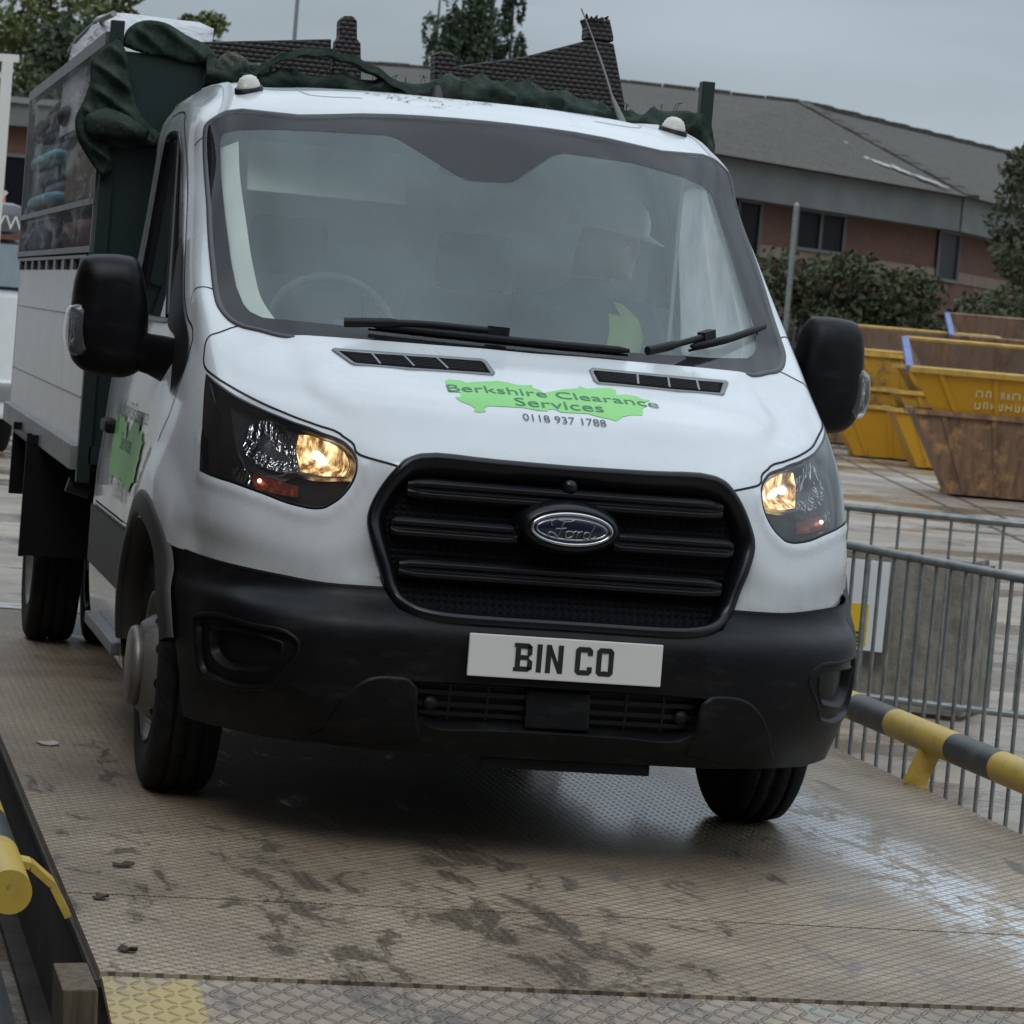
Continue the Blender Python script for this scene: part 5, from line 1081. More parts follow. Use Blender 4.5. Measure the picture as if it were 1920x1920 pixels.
# ------------------------------------------------------------------ the passenger
def person():
    t=thing('person','person in a white helmet and yellow hi-vis vest seated behind the windscreen, looking aside','person',(-.035,0,.06))
    sk=[((.52,2.14,.98),.15),((.52,2.17,1.16),.15),((.52,2.16,1.34),.165),((.535,2.14,1.47),.10),((.545,2.11,1.545),.058),((.56,2.08,1.63),.085),
        ((.72,2.12,1.42),.075),((.79,2.03,1.20),.052),((.72,1.82,1.07),.040),((.66,1.74,1.05),.03),
        ((.34,2.12,1.42),.075),((.27,2.03,1.20),.052),((.34,1.82,1.07),.040),((.40,1.74,1.05),.03),
        ((.63,2.02,.97),.095),((.65,1.60,.98),.068),((.65,1.54,.70),.05),((.41,2.02,.97),.095),((.39,1.60,.98),.068),((.39,1.54,.70),.05)]
    E=[(0,1),(1,2),(2,3),(3,4),(4,5),(2,6),(6,7),(7,8),(8,9),(2,10),(10,11),(11,12),(12,13),(0,14),(14,15),(15,16),(0,17),(17,18),(18,19)]
    me=bpy.data.meshes.new('b'); me.from_pydata([p for p,r in sk],E,[]); o=bpy.data.objects.new('b',me); col.objects.link(o)
    m=o.modifiers.new('s','SKIN'); me.skin_vertices[0].data[0].use_root=True
    for i,(p,r) in enumerate(sk): me.skin_vertices[0].data[i].radius=(r,r)
    o.modifiers.new('u','SUBSURF').levels=2
    bpy.context.view_layer.update(); dg=bpy.context.evaluated_depsgraph_get(); b=bpy.data.meshes.new_from_object(o.evaluated_get(dg)); bpy.data.objects.remove(o)
    mb=MB(); mb.add([v.co for v in b.vertices],[tuple(p.vertices) for p in b.polygons])
    # head turned to the picture's right; face direction F
    Fd=Vector((.80,-.58,-.10)).normalized(); Rt=Fd.cross(Vector((0,0,1))).normalized(); Up=Rt.cross(Fd); H=Vector((.565,2.055,1.655))
    def ell(c,r,seg=2):
        bm=bmesh.new(); bmesh.ops.create_icosphere(bm,subdivisions=seg,radius=1)
        for v in bm.verts: p=v.co; v.co=H+Fd*(c[0]+p.x*r[0])+Rt*(c[1]+p.y*r[1])+Up*(c[2]+p.z*r[2])
        mb.bm(bm)
    ell((0,0,.0),(.098,.076,.118),3); ell((.045,0,-.062),(.055,.055,.055)); ell((.104,0,-.015),(.018,.012,.026)); ell((.092,0,.010),(.016,.05,.012)); ell((.098,0,-.055),(.012,.024,.008)); ell((.096,0,-.068),(.012,.022,.008)); ell((.088,0,-.098),(.022,.024,.018))
    for s_ in (-1,1):
        ell((-.01,s_*.078,-.005),(.016,.010,.032)); 
        # hand: palm, four unequal bent fingers and a thumb resting on the thigh
        hx=.53+s_*.13
        for k,(dx,l) in enumerate(((-.024,.05),(-.008,.058),(.008,.055),(.024,.042))):
            mb.tube([(hx+dx,1.73,1.055),(hx+dx*1.1,1.69,1.058),(hx+dx*1.15,1.69-l*.7,1.045),(hx+dx*1.15,1.69-l,1.025)],[.010,.0095,.009,.007],6)
        mb.tube([(hx-s_*.03,1.745,1.05),(hx-s_*.055,1.715,1.045),(hx-s_*.06,1.685,1.035)],[.011,.010,.008],6)
        bm=bmesh.new(); bmesh.ops.create_icosphere(bm,subdivisions=2,radius=1); bmesh.ops.scale(bm,vec=(.042,.05,.018),verts=bm.verts); bmesh.ops.translate(bm,vec=(hx,1.745,1.052),verts=bm.verts); mb.bm(bm)
    o=mb.build('tmp',plain('skin',(.34,.20,.15),.55))
    rm=o.modifiers.new('r','REMESH'); rm.mode='VOXEL'; rm.voxel_size=.009; s2=o.modifiers.new('sm','SMOOTH'); s2.iterations=3
    bpy.context.view_layer.update(); dg=bpy.context.evaluated_depsgraph_get(); b=bpy.data.meshes.new_from_object(o.evaluated_get(dg)); bpy.data.objects.remove(o)
    b.name='body'; b.materials.clear(); b.materials.append(bpy.data.materials['skin']); b.materials.append(plain('dark_clothes',(.03,.032,.04),.9))
    b.polygons.foreach_set('use_smooth',[True]*len(b.polygons))
    for p in b.polygons:
        c=p.center; p.material_index=0 if (c.z>1.535 or (c.y<1.80 and c.z>1.02 and abs(abs(c.x-.53)-.13)<.08 and c.y<1.78)) else 1
    o=bpy.data.objects.new('body',b); col.objects.link(o); o.parent=t
    # eyes
    mb=MB()
    for s_ in (-1,1):
        bm=bmesh.new(); bmesh.ops.create_icosphere(bm,subdivisions=2,radius=.011); bmesh.ops.translate(bm,vec=H+Fd*.082+Rt*s_*.030+Up*.0,verts=bm.verts); mb.bm(bm,0,True)
    mb.build('eyes',plain('eye_white',(.5,.5,.48),.3),t)
    # helmet: shell with brim, peak pointing along the face
    V=[];F=[];n=40;L=[(0,.150),(.035,.148),(.075,.132),(.105,.098),(.122,.055),(.128,.0)]
    for h_,r_ in [(-.004,.160)]+L:
        for k in range(n):
            t_=2*math.pi*k/n; c_,s_=math.cos(t_),math.sin(t_); pk=1+ (.36*max(0,c_)**3 if h_<0 else 0)
            V.append(H+Fd*(-.006+r_*.94*c_*pk)+Rt*(r_*.80*s_)+Up*(.045+h_-(.022*max(0,c_)**3 if h_<0 else 0)))
    for i in range(len(L)):
        for k in range(n): F.append((i*n+k,i*n+(k+1)%n,(i+1)*n+(k+1)%n,(i+1)*n+k))
    mesh('helmet',V,F,plain('helmet_white',(.86,.88,.86),.35),t,True)
    # hi-vis vest over the chest
    V=[];F=[];n=28
    for z_,rx,ry,cx,cy in ((1.02,.20,.175,.52,2.14),(1.15,.20,.18,.52,2.16),(1.28,.225,.19,.52,2.16),(1.36,.235,.18,.525,2.15),(1.42,.205,.15,.53,2.14),(1.465,.13,.115,.538,2.13)):
        for k in range(n): t_=2*math.pi*k/n; V.append((cx+rx*math.cos(t_),cy+ry*math.sin(t_),z_+.008*math.sin(3*t_)))
    for i in range(5):
        for k in range(n):
            if i>=2 and .42<(k+.5)/n<.74+.02*i: continue
            F.append((i*n+k,i*n+(k+1)%n,(i+1)*n+(k+1)%n,(i+1)*n+k))
    ve=mesh('hi_vis_vest',V,F,plain('hi_vis_yellow',(.34,.47,.09),.8,var=.3,scale=9),t,True)
    mb=MB()
    for z0,z1 in ((1.13,1.18),): 
        for k in range(n):
            a,b_=2*math.pi*k/n,2*math.pi*(k+1)/n; f=lambda q,z_:(.52+.196*math.cos(q),2.16+.178*math.sin(q),z_); mb.add([f(a,z0),f(b_,z0),f(b_,z1),f(a,z1)],[(0,1,2,3)])
    mb.build('reflective_band',M['alu'],ve)
person()
# ------------------------------------------------------------------ weighbridge
def plate_mat(name,p,ramp=False):
    x=NT(name); g=x.obj(); s=x.n('ShaderNodeSeparateXYZ'); x.l(g,s.inputs[0]); X,Y=s.outputs[0],s.outputs[1]
    u=x.math('DIVIDE',X,p[0]); v=x.math('DIVIDE',Y,p[1])
    iu=x.math('FLOOR',u); iv=x.math('FLOOR',v); fu=x.math('SUBTRACT',x.math('FRACT',u),.5); fv=x.math('SUBTRACT',x.math('FRACT',v),.5)
    par=x.math('MULTIPLY_ADD',x.math('FLOORED_MODULO',x.math('ADD',iu,iv),2.0),2.0,-1.0)
    sv=x.math('MULTIPLY',fv,par)
    a=x.math('MULTIPLY',x.math('ADD',fu,sv),.7071); b=x.math('MULTIPLY',x.math('SUBTRACT',fu,sv),.7071)
    e=x.math('ADD',x.math('POWER',x.math('DIVIDE',a,.52),2.0),x.math('POWER',x.math('DIVIDE',b,.15),2.0))
    h=x.math('SQRT',x.math('SUBTRACT',1.0,e,None,True))
    n1=x.noise(g,1.1,6,.62); n2=x.noise(x.map(g,(1,.40,1)),8.5,7,.70,.6); n3=x.noise(g,38,3,.6)
    base=x.mix(x.rng(n1,.36,.62),(.23,.165,.106),(.48,.375,.26))
    base=x.mix(x.rng(n3,.3,.75,0,.5),base,(.10,.075,.055))
    # dark oily and wet patches
    bd_=lambda c_,w_:x.math('POWER',2.718,x.math('MULTIPLY',-1.0,x.math('POWER',x.math('DIVIDE',x.math('SUBTRACT',X,c_),w_),2.0)))
    trk=x.math('MULTIPLY',x.math('MAXIMUM',bd_(-.74,.16),bd_(-.18,.24)),x.rng(Y,1.0,-.2,0,1)); wet=x.rng(x.math('MULTIPLY_ADD',trk,.10,n2),.55,.66,0,1,True)
    base=x.mix(x.math('MULTIPLY',wet,.66),base,(.048,.038,.030))
    # pale, smooth stripe along the right wheel track and painted shade plus puddled water under the van
    st=x.math('POWER',2.718,x.math('MULTIPLY',-1.0,x.math('POWER',x.math('DIVIDE',x.math('SUBTRACT',x.math('ADD',X,x.math('MULTIPLY',x.math('SUBTRACT',n2,.5),.35)),1.10),.15),2.0)))
    nn=x.noise(x.map(g,(1,.3,1)),14,4,.7,.5)
    stw=x.math('MULTIPLY',st,x.rng(nn,.43,.53,0,1,True))
    base=x.mix(x.math('MULTIPLY',stw,.92),base,(.74,.76,.78))
    van_shade=x.math('POWER',2.718,x.math('MULTIPLY',-1.0,x.math('ADD',x.math('POWER',x.math('DIVIDE',x.math('SUBTRACT',X,.20),.85),2.0),x.math('POWER',x.math('DIVIDE',x.math('SUBTRACT',Y,1.6),1.25),2.0))))  # dark colour laid on the deck for the van's shade
    base=x.mix(x.math('MULTIPLY',van_shade,.9),base,(.018,.016,.015)); uw=x.math('MULTIPLY',bd_(.58,.42),x.math('POWER',2.718,x.math('MULTIPLY',-1.0,x.math('POWER',x.math('DIVIDE',x.math('SUBTRACT',Y,1.4),1.0),2.0))))
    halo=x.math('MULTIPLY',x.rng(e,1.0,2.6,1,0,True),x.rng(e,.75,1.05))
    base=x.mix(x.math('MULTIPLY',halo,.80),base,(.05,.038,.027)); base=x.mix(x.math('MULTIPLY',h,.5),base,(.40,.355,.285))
    if ramp:
        ye=x.noise(g,5,5,.65); m1=x.math('MULTIPLY',x.math('LESS_THAN',x.math('ABSOLUTE',x.math('SUBTRACT',X,-1.20)),.10),x.rng(ye,.38,.52))
        base=x.mix(m1,base,(.50,.36,.12))
        m2=x.math('MULTIPLY',x.math('LESS_THAN',x.math('ABSOLUTE',x.math('SUBTRACT',X,.28)),.06),x.rng(ye,.42,.55)); base=x.mix(m2,base,(.30,.31,.27))
        base=x.mix(.25,base,(.15,.14,.13))
    wr=x.math('MAXIMUM',x.math('MAXIMUM',x.math('MULTIPLY',wet,.55),x.math('MULTIPLY',uw,1.15)),x.math('MULTIPLY',st,.55),None,)
    ro=x.math('MAXIMUM',x.math('MULTIPLY_ADD',wr,-.46,.54),.09)
    x.set(Base_Color=base,Roughness=ro,Specular_IOR_Level=.5,Normal=x.bump(n3,.0015,.5,x.bump(h,.011 if not ramp else .012)))
    return x.m
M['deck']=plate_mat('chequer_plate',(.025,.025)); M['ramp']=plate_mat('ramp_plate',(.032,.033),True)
M['rust']=plain('rusty_beam',(.045,.034,.027),.8,var=.5,scale=6,bump=.004,bscale=40)
wb=thing('weighbridge','long low weighbridge with a brown chequer plate deck and a ramp in the foreground','weighbridge')
xl,xr=-1.30,1.75
cuts=[-1.505,-.62,6.42]
for i,(a,b) in enumerate(zip(cuts[:-1],cuts[1:])):
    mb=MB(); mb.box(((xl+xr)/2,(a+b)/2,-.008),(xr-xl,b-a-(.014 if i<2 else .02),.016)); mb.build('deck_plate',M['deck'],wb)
mb=MB()
for s_,x_ in ((-1,xl+.05),(1,xr-.05)):
    mb=MB(); mb.box((x_,2.45,-.22),(.05,7.9,.40)); mb.box((x_,2.45,-.026),(.12,7.9,.016)); mb.box((x_,2.45,-.405),(.16,7.9,.02)); mb.build('edge_beam',M['rust'],wb)
mb=MB(); mb.box(((xl+xr)/2,2.45,-.06),(xr-xl-.2,7.8,.02)); mb.build('under_frame',M['rust'],wb)
# ramp: drops away towards the camera
sl=.155; mb=MB(); L=2.6
V=[(xl,-1.535,-.002),(xr,-1.535,-.002),(xr,-1.535-L,-.002-sl*L),(xl,-1.535-L,-.002-sl*L)]
mb.add(V+[(a,b,c-.016) for a,b,c in V],[(0,1,2,3),(7,6,5,4),(0,4,5,1),(1,5,6,2),(2,6,7,3),(3,7,4,0)]); mb.build('ramp_plate',M['ramp'],wb)
mb=MB(); mb.prism([(-1.55,-.03),(-1.55,-.42),(-4.0,-.42)],'x',xl+.02,xl+.07); mb.build('ramp_side',M['rust'],wb)
mb=MB(); mb.prism([(-1.55,-.03),(-1.55,-.42),(-4.0,-.42)],'x',xr-.07,xr-.02); mb.build('ramp_side',M['rust'],wb)
mb=MB(); mb.add([(xl,6.44,-.002),(xr,6.44,-.002),(xr,9.2,GZ+.006),(xl,9.2,GZ+.006)],[(0,1,2,3)]); mb.build('ramp_plate',M['ramp'],wb,False)
mb=MB(); mb.add([(xl+.01,6.10,.004),(xr-.01,6.10,.004),(xr-.01,6.36,.004),(xl+.01,6.36,.004)],[(0,1,2,3)]); mb.build('painted_line',plain('worn_white_line',(.55,.55,.54),.6,var=.4,scale=14),wb,False)
# yellow and black guide rails
x=NT('rail_stripes'); g=x.obj(); s=x.n('ShaderNodeSeparateXYZ'); x.l(g,s.inputs[0])
# bands alternate every 0.42 m along the pipe, with chips of paint missing
f=x.noise(g,30,5,.7); fr=x.math('FRACT',x.math('DIVIDE',x.math('ADD',s.outputs[1],.03),1.02))
c=x.mix(x.math('LESS_THAN',fr,.60),(.030,.032,.034),x.mix(x.rng(f,.62,.70),(.50,.34,.055),(.13,.09,.05)))
n2=x.noise(g,9,4,.6); c=x.mix(x.rng(n2,.5,.8,0,.45),c,(.16,.12,.07))
x.set(Base_Color=c,Roughness=.42,Normal=x.bump(f,.0015)); M['stripes']=x.m
M['yellow']=plain('yellow_paint',(.45,.30,.05),.5,var=.35,scale=12,bump=.002)
def guide(label,x0,ya,yb,brk):
    dy=-1.66 if x0<0 else -.20; ya-=dy; yb-=dy; brk=[b-dy for b in brk]
    t=thing('guide_rail',label,'guard rail',(x0,dy,.158),'yellow and black guard rails along the weighbridge')
    mb=MB(); mb.tube([(0,ya,0),(0,(ya+yb)/2,0),(0,yb,0)],.052 if x0>0 else .047,28); mb.build('pipe',M['stripes'],t)
    for y_ in brk:
        sx=-1 if x0>0 else 1
        mb=MB()
        if x0>0: mb.bar((-.0,y_,-.03),(-.055,y_,-.165),.075,.02,0,(0,1,0)); mb.bar((-.0,y_+.03,-.03),(-.055,y_+.03,-.165),.012,.07,0,(0,1,0)); mb.box((-.06,y_,-.166),(.09,.12,.012))
        else:
            q=[(.02,y_,-.02),(.08,y_,-.03),(.13,y_,-.07),(.17,y_,-.14)]
            for a,b in zip(q[:-1],q[1:]): mb.bar(a,b,.085,.016,0,(0,0,1))
        mb.build('bracket',M['yellow'],t)
    return t
guide('yellow and black pipe rail on the far side of the weighbridge, beside the grey barrier',1.80,-1.4,6.3,[2.05,4.4])
guide('yellow and black pipe rail ending at the near left corner of the weighbridge',-1.50,-1.50,6.3,[-.98,2.2,5])
mb=MB(); mb.box((-1.36,-1.72,-.215),(.07,.26,.50),0,Matrix.Rotation(-.05,3,'Y'),.004)
x=NT('old_timber'); g=x.obj(); f=x.noise(x.map(g,(30,30,2)),1.5,5,.65); x.set(Base_Color=x.mix(x.rng(f,.3,.7),(.05,.037,.024),(.16,.12,.075)),Roughness=.85,Normal=x.bump(f,.01)); M['timber']=x.m
o=mb.build('timber_post',M['timber']); tag(o,'short weathered timber post standing against the ramp at the near left corner','post')
# litter on the deck
def bit(name,label,x_,y_,mat,s,seed,curl=.010,cat='litter',asp=1.):
    n=9; V=[];F=[]; random.seed(seed)
    for k in range(n): t=2*math.pi*k/n; r=s*random.uniform(.6,1.1); V.append((x_+r*math.cos(t)*asp,y_+r*math.sin(t),.004+curl*random.uniform(0,1.4)))
    V.append((x_,y_,.006)); F=[(k,(k+1)%n,n) for k in range(n)]
    o=mesh(name,V,F,mat); m=o.modifiers.new('s','SOLIDIFY'); m.thickness=.003; tag(o,label,cat); return o
lf=plain('dead_leaf',(.045,.028,.020),.8,var=.4)
bit('dead_leaf','dark curled leaf on the deck just past the plate seam',-1.225,-.69,lf,.020,1,.009,'leaf',1.2)
bit('dead_leaf','dark curled leaf on the deck nearest the ramp',-1.221,-1.29,lf,.021,4,.009,'leaf',1.2)
bit('dead_leaf','flat dark leaf on the deck beside the left wheel track',-1.13,-.25,lf,.018,5,.008,'leaf',1.6)
bit('paper_scrap','torn pale paper scrap lying by the left edge of the deck',-1.165,1.87,plain('paper',(.42,.40,.36),.8),.045,9,.006,'paper',1.)
# ------------------------------------------------------------------ yard
x=NT('yard_concrete'); g=x.geo(); n1=x.noise(x.map(g,(.5,.22,1),(0,0,R_(-15))),.45,7,.62,.3); n2=x.noise(x.map(g,(.7,1.0,1),(0,0,R_(28))),.9,7,.68,.4); n3=x.noise(g,7,5,.65)
b=x.mix(x.rng(n1,.32,.68),(.19,.145,.102),(.37,.305,.24)); b=x.mix(x.rng(n2,.43,.60,0,.75),b,(.105,.078,.058)); b=x.mix(x.rng(n3,.35,.75,0,.30),b,(.36,.33,.29))
wetm=x.rng(x.noise(x.map(g,(.6,1.0,1),(0,0,R_(28))),.8,6,.62),.46,.58,0,1,True)
x.set(Base_Color=b,Roughness=x.math('MULTIPLY_ADD',wetm,-.52,.60),Normal=x.bump(n3,.012,.6)); M['yard']=x.m
mb=MB(); mb.add([(-1500,-600,GZ),(1500,-600,GZ),(1500,2200,GZ),(-1500,2200,GZ)],[(0,1,2,3)]); o=mb.build('ground',M['yard'],None,False); tag(o,kind='structure')
x=NT('dark_concrete'); g=x.geo(); f=x.noise(g,2.2,6,.65); f2=x.noise(g,60,3,.7); x.set(Base_Color=x.mix(x.rng(f,.35,.7),(.022,.023,.026),(.060,.060,.062)),Roughness=x.rng(f,.3,.7,.35,.75),Normal=x.bump(f2,.004)); M['dconc']=x.m
mb=MB(); mb.add([(-9,-7,GZ+.004),(-1.36,-7,GZ+.004),(-1.36,6,GZ+.004),(-9,6,GZ+.004)],[(0,1,2,3)]); o=mb.build('path',M['dconc'],None,False); tag(o,kind='structure')
mb=MB(); mb.box((-1.62,0.0,GZ+.03),(.10,12,.06),0,None,.008); o=mb.build('kerb',M['dconc']); tag(o,kind='structure')
mb=MB()
for a,b in (((9.5,18),(22,70)),((9.95,18),(22.7,70))): mb.bar((a[0],a[1],GZ+.004),(b[0],b[1],GZ+.004),.05,.004)
o=mb.build('ground_joint',M['rust']); tag(o,kind='structure')
# ------------------------------------------------------------------ crowd barriers
def barrier(label,P,d,L=2.3,pitch=.105,rb=.008,zt=.66,zb=-.29,ball=False):
    """P right-hand end, d unit direction to the other end"""
    t=thing('crowd_barrier',label,'barrier',(P[0],P[1],GZ),'grey steel crowd barriers beside the weighbridge')
    D=Vector((d[0],d[1],0)); a=zt-GZ; b=zb-GZ; r=.10
    def arc(c,t0,t1,n=6): return [Vector((c[0]*d[0],c[0]*d[1],0))+D*(r*math.cos(q))+Vector((0,0,c[1]+r*math.sin(q))) for q in np.linspace(t0,t1,n)]
    pts=arc((L-r,a-r),0,math.pi/2)+arc((r,a-r),math.pi/2,math.pi)+arc((r,b+r),math.pi,1.5*math.pi)+arc((L-r,b+r),1.5*math.pi,2*math.pi); pts.append(pts[0])
    mb=MB(); mb.tube(pts,.019,10,0,False); mb.build('frame',M['rail'],t)
    n=int((L-.1)/pitch)
    for k in range(1,n):
        s_=.05+k*(L-.1)/n; p=D*s_; mb=MB(); mb.tube([(p.x,p.y,b),(p.x,p.y,a)],rb,6,0,False); mb.build('bar',M['rail'],t)
    Nn=Vector((-d[1],d[0],0))
    for s_ in (.35,L-.35):
        p=D*s_; mb=MB(); mb.tube([p-Nn*.28+Vector((0,0,.02)),p-Nn*.22+Vector((0,0,.06)),p+Vector((0,0,b)),p+Nn*.22+Vector((0,0,.06)),p+Nn*.28+Vector((0,0,.02))],.016,8); mb.build('foot',M['rail'],t)
    return t
barrier('near grey steel crowd barrier angled alongside the weighbridge rail',(2.47,2.62),(-.191,.9816),2.35,.105)
barrier('far grey steel crowd barrier in front of the concrete block',(4.75,6.49),(-.848,.530),2.5,.128)
barrier('far right grey steel crowd barrier cut off by the edge of the picture',(7.0,5.3),(-.88,.475),2.3,.128)
# concrete block with a leaning sign
x=NT('old_concrete'); g=x.obj(); f=x.noise(g,6,7,.68); f2=x.noise(x.map(g,(9,9,1.2)),1.2,5,.6); c=x.mix(x.rng(f,.32,.7),(.13,.115,.095),(.29,.26,.215)); c=x.mix(x.rng(f2,.5,.7,0,.6),c,(.075,.065,.05)); x.set(Base_Color=c,Roughness=.9,Normal=x.bump(f,.02)); M['oldconc']=x.m
a=math.atan2(-.53,.848); mb=MB(); bm=bmesh.new(); bmesh.ops.create_cube(bm,size=1); bmesh.ops.scale(bm,vec=(1.6,.62,.83),verts=bm.verts); bmesh.ops.bevel(bm,geom=bm.edges[:],offset=.03,segments=2,affect='EDGES'); bmesh.ops.subdivide_edges(bm,edges=bm.edges[:],cuts=3,use_grid_fill=True)
for v in bm.verts: v.co+=Vector((1,1,1))*.012*noise.fractal(v.co*5,.8,2.1,3)
mb.bm(bm); cb=Vector((3.99,7.57,0))+Vector((-.848,.53,0))*.8+Vector((.53,.848,0))*.31
o=mb.build('concrete_block',M['oldconc']); o.location=(cb.x,cb.y,GZ+.41); o.rotation_euler=(0,0,a); tag(o,'weathered concrete block standing behind the far crowd barrier','block')
sg=thing('warning_sign','white board with a yellow panel propped on the concrete block','sign',(3.60,7.735,GZ),None,a)
mb=MB(); mb.box((-.33,-.03,.56),(.66,.008,.47),0,Matrix.Rotation(-.04,3,'X'),.002); mb.build('board',plain('sign_white',(.62,.63,.64),.4,var=.04),sg)
mb=MB(); mb.box((-.34,-.0385,.455),(.50,.003,.22),0,Matrix.Rotation(-.04,3,'X')); mb.build('yellow_panel',plain('sign_yellow',(.66,.42,.02),.45,var=.05),sg)
V,F=text_mesh('ng',.115,align='RIGHT'); mesh('lettering',[(-.115+v[0],-.048,.37+v[1]) for v in V],F,M['ink'],sg)
mb=MB(); mb.tube([(4.02,6.0,GZ),(4.02,6.0,-.30)],.05,14,1); mb.tube([(4.02,6.0,-.30),(4.04,6.0,.10)],.045,14); o=mb.build('steel_stub',[M['rail'],M['rust']]); tag(o,'short grey steel stub post with a rusty foot at the right edge','post')
# ------------------------------------------------------------------ skips
def skip_mat(name,c,rust):
    x=NT(name); g=x.obj(); f=x.noise(g,3.5,7,.7); f2=x.noise(x.map(g,(6,6,1)),1.4,5,.6); r=x.mix(x.rng(f2,.35,.65),(.085,.045,.025),(.19,.105,.055))
    x.set(Base_Color=x.mix(x.rng(f,.62-rust,.74-rust*.8),c,r),Roughness=.6,Normal=x.bump(f,.012)); return x.m
SK={'yellow':skip_mat('skip_yellow',(.46,.225,.004),.02),'worn':skip_mat('skip_worn',(.42,.225,.014),.12),'rusty':skip_mat('skip_rusty',(.36,.19,.07),.30),'dark':skip_mat('skip_dark',(.26,.17,.05),.2)}
SK_IN=skip_mat('skip_inside',(.13,.085,.06),.2); SK_RIM=plain('skip_rim',(.44,.27,.05),.6,var=.3); SK_BLUE=plain('skip_blue',(.10,.14,.32),.5,var=.3)
def skip(label,loc,rz,mat,L=3.2,W=1.75,H=1.10,tilt=0,blue=False,text=False,roll=0):
    t=thing('skip',label,'skip',loc,'skips stacked in the yard',rz); t.rotation_euler=(tilt,roll,rz)
    l0,l1,w0,w1=L*.30,L/2,W*.43,W/2
    B=[(-l0,-w0,.04),(l0,-w0,.04),(l0,w0,.04),(-l0,w0,.04)]; T=[(-l1,-w1,H),(l1,-w1,H),(l1,w1,H),(-l1,w1,H)]
    k=.05; Bi=[(x_*.97,y_*.95,.09) for x_,y_,z_ in B]; Ti=[(x_-k*np.sign(x_),y_-k*np.sign(y_),H) for x_,y_,z_ in T]
    mb=MB(); mb.add(B+T,[(3,2,1,0)]+[(i,(i+1)%4,(i+1)%4+4,i+4) for i in range(4)]); mb.build('hull',mat,t,False)
    mb=MB(); mb.add(Bi+Ti,[(0,1,2,3)]+[(i+4,(i+1)%4+4,(i+1)%4,i) for i in range(4)]); mb.build('inside',SK_IN,t,False)
    mb=MB()
    for i in range(4): mb.bar(T[i],T[(i+1)%4],.10,.075,1 if (blue and i in(1,3)) else 0)
    mb.build('rim',[SK_RIM if mat!=SK['rusty'] else SK['rusty'],SK_BLUE],t)
    for sx in (-1,1):
        for yy in (-.55,0,.55):
            mb=MB(); mb.box((sx*(l0+.0),yy*W*.5,.10),(.07,.09,.16),0,None,.01); mb.build('lug',SK_RIM,t)
    for sy in (-1,1):
        for xx in (-.36,-.12,.12,.36):
            mb=MB(); mb.bar((xx*L*.62,sy*(w0+.01),.06),(xx*L,sy*(w1+.01),H-.04),.07,.03,0,(0,1,0)); mb.build('rib',mat,t)
    if text:
        mb=MB()
        for row,(zz,ws_) in enumerate(((.72,(.10,.07,.05,.04,.03,.12,.05,.09,.07,.06)),(.55,(.08,.06,.07,.05,.09,.06,.05,.08,.06,.07,.05,.07)))):
            xx=-.62
            for q in ws_:
                sc_=(.34 if row==0 else .40); yy=-(w0+(w1-w0)*zz/H)-.012
                for kx in (0,q*.8): mb.box((xx+kx,yy,zz),(.018,.006,.085))
                mb.box((xx+q*.4,yy,zz+random.choice((-.045,0,.045))),(q*.8,.006,.018)); xx+=q+.045
        mb.build('lettering',plain('skip_lettering',(.55,.46,.25),.6),t)
    return t
fc=R_(-27)     # the stacks face the camera
def sk(px_x,depth,z,*a,**k):
    return None
def P_(q,dist):
    """point of the yard at pixel q of a 1920 picture, dist metres ahead (used only to lay out the far yard)"""
    m=cam.matrix_world; d=Vector(((q[0]-960)/6057.18,-(q[1]-960)/6057.18,-1)); return m.translation+(m.to_3x3()@d)*dist
YS=[
 ('rusty brown skip at the right edge, carrying the big yellow lettered skip',1900,47,0,'rusty',dict(W=1.9,L=3.0,H=1.18)),
 ('big bright yellow lettered skip stacked on the rusty brown skip',1895,47,1.0,'yellow',dict(W=1.9,L=3.2,H=1.02,tilt=R_(13),blue=True,text=True)),
 ('bright yellow skip on the ground at the foot of the left stack',1690,62,0,'yellow',dict(W=1.9,L=3.0,H=.98)),
 ('worn yellow skip nested second in the left stack',1695,62.3,.42,'worn',dict(W=1.9,L=3.0,H=.90)),
 ('dull yellow skip nested third in the left stack',1705,62.6,1.02,'worn',dict(W=1.9,L=3.0,H=.95)),
 ('open yellow skip on top of the left stack showing its rusty inside',1700,62.9,1.50,'worn',dict(W=2.1,L=3.4,H=.78,tilt=R_(13))),
 ('yellow skip seen end-on on the ground between the two stacks',1800,58,0,'yellow',dict(W=1.9,L=2.6,H=1.02)),
 ('worn yellow skip second up between the two stacks',1805,58.3,.42,'worn',dict(W=1.9,L=2.6,H=.92)),
 ('yellow skip third up between the two stacks, half behind the lettered skip',1812,58.6,.95,'worn',dict(W=1.9,L=2.6,H=.85)),
 ('dark stained skip on the ground left of the left stack, half hidden by the mirror',1560,70,0,'dark',dict(W=2.0,L=2.8,H=1.15)),
 ('blue rimmed rusty skip far behind the lettered skip',1900,64,1.75,'rusty',dict(W=2.0,L=2.9,H=.95,blue=True,tilt=R_(13))),
 ('plain rusty skip under the far blue rimmed one',1900,64.3,.6,'dark',dict(W=2.0,L=2.9,H=1.2)),
]
for lab,px_,dist,z_,mt,kw in YS:
    p=P_((px_,800),dist); skip(lab,(p.x,p.y,GZ+z_),R_(-14) if px_<1850 else R_(-16),SK[mt],**kw)
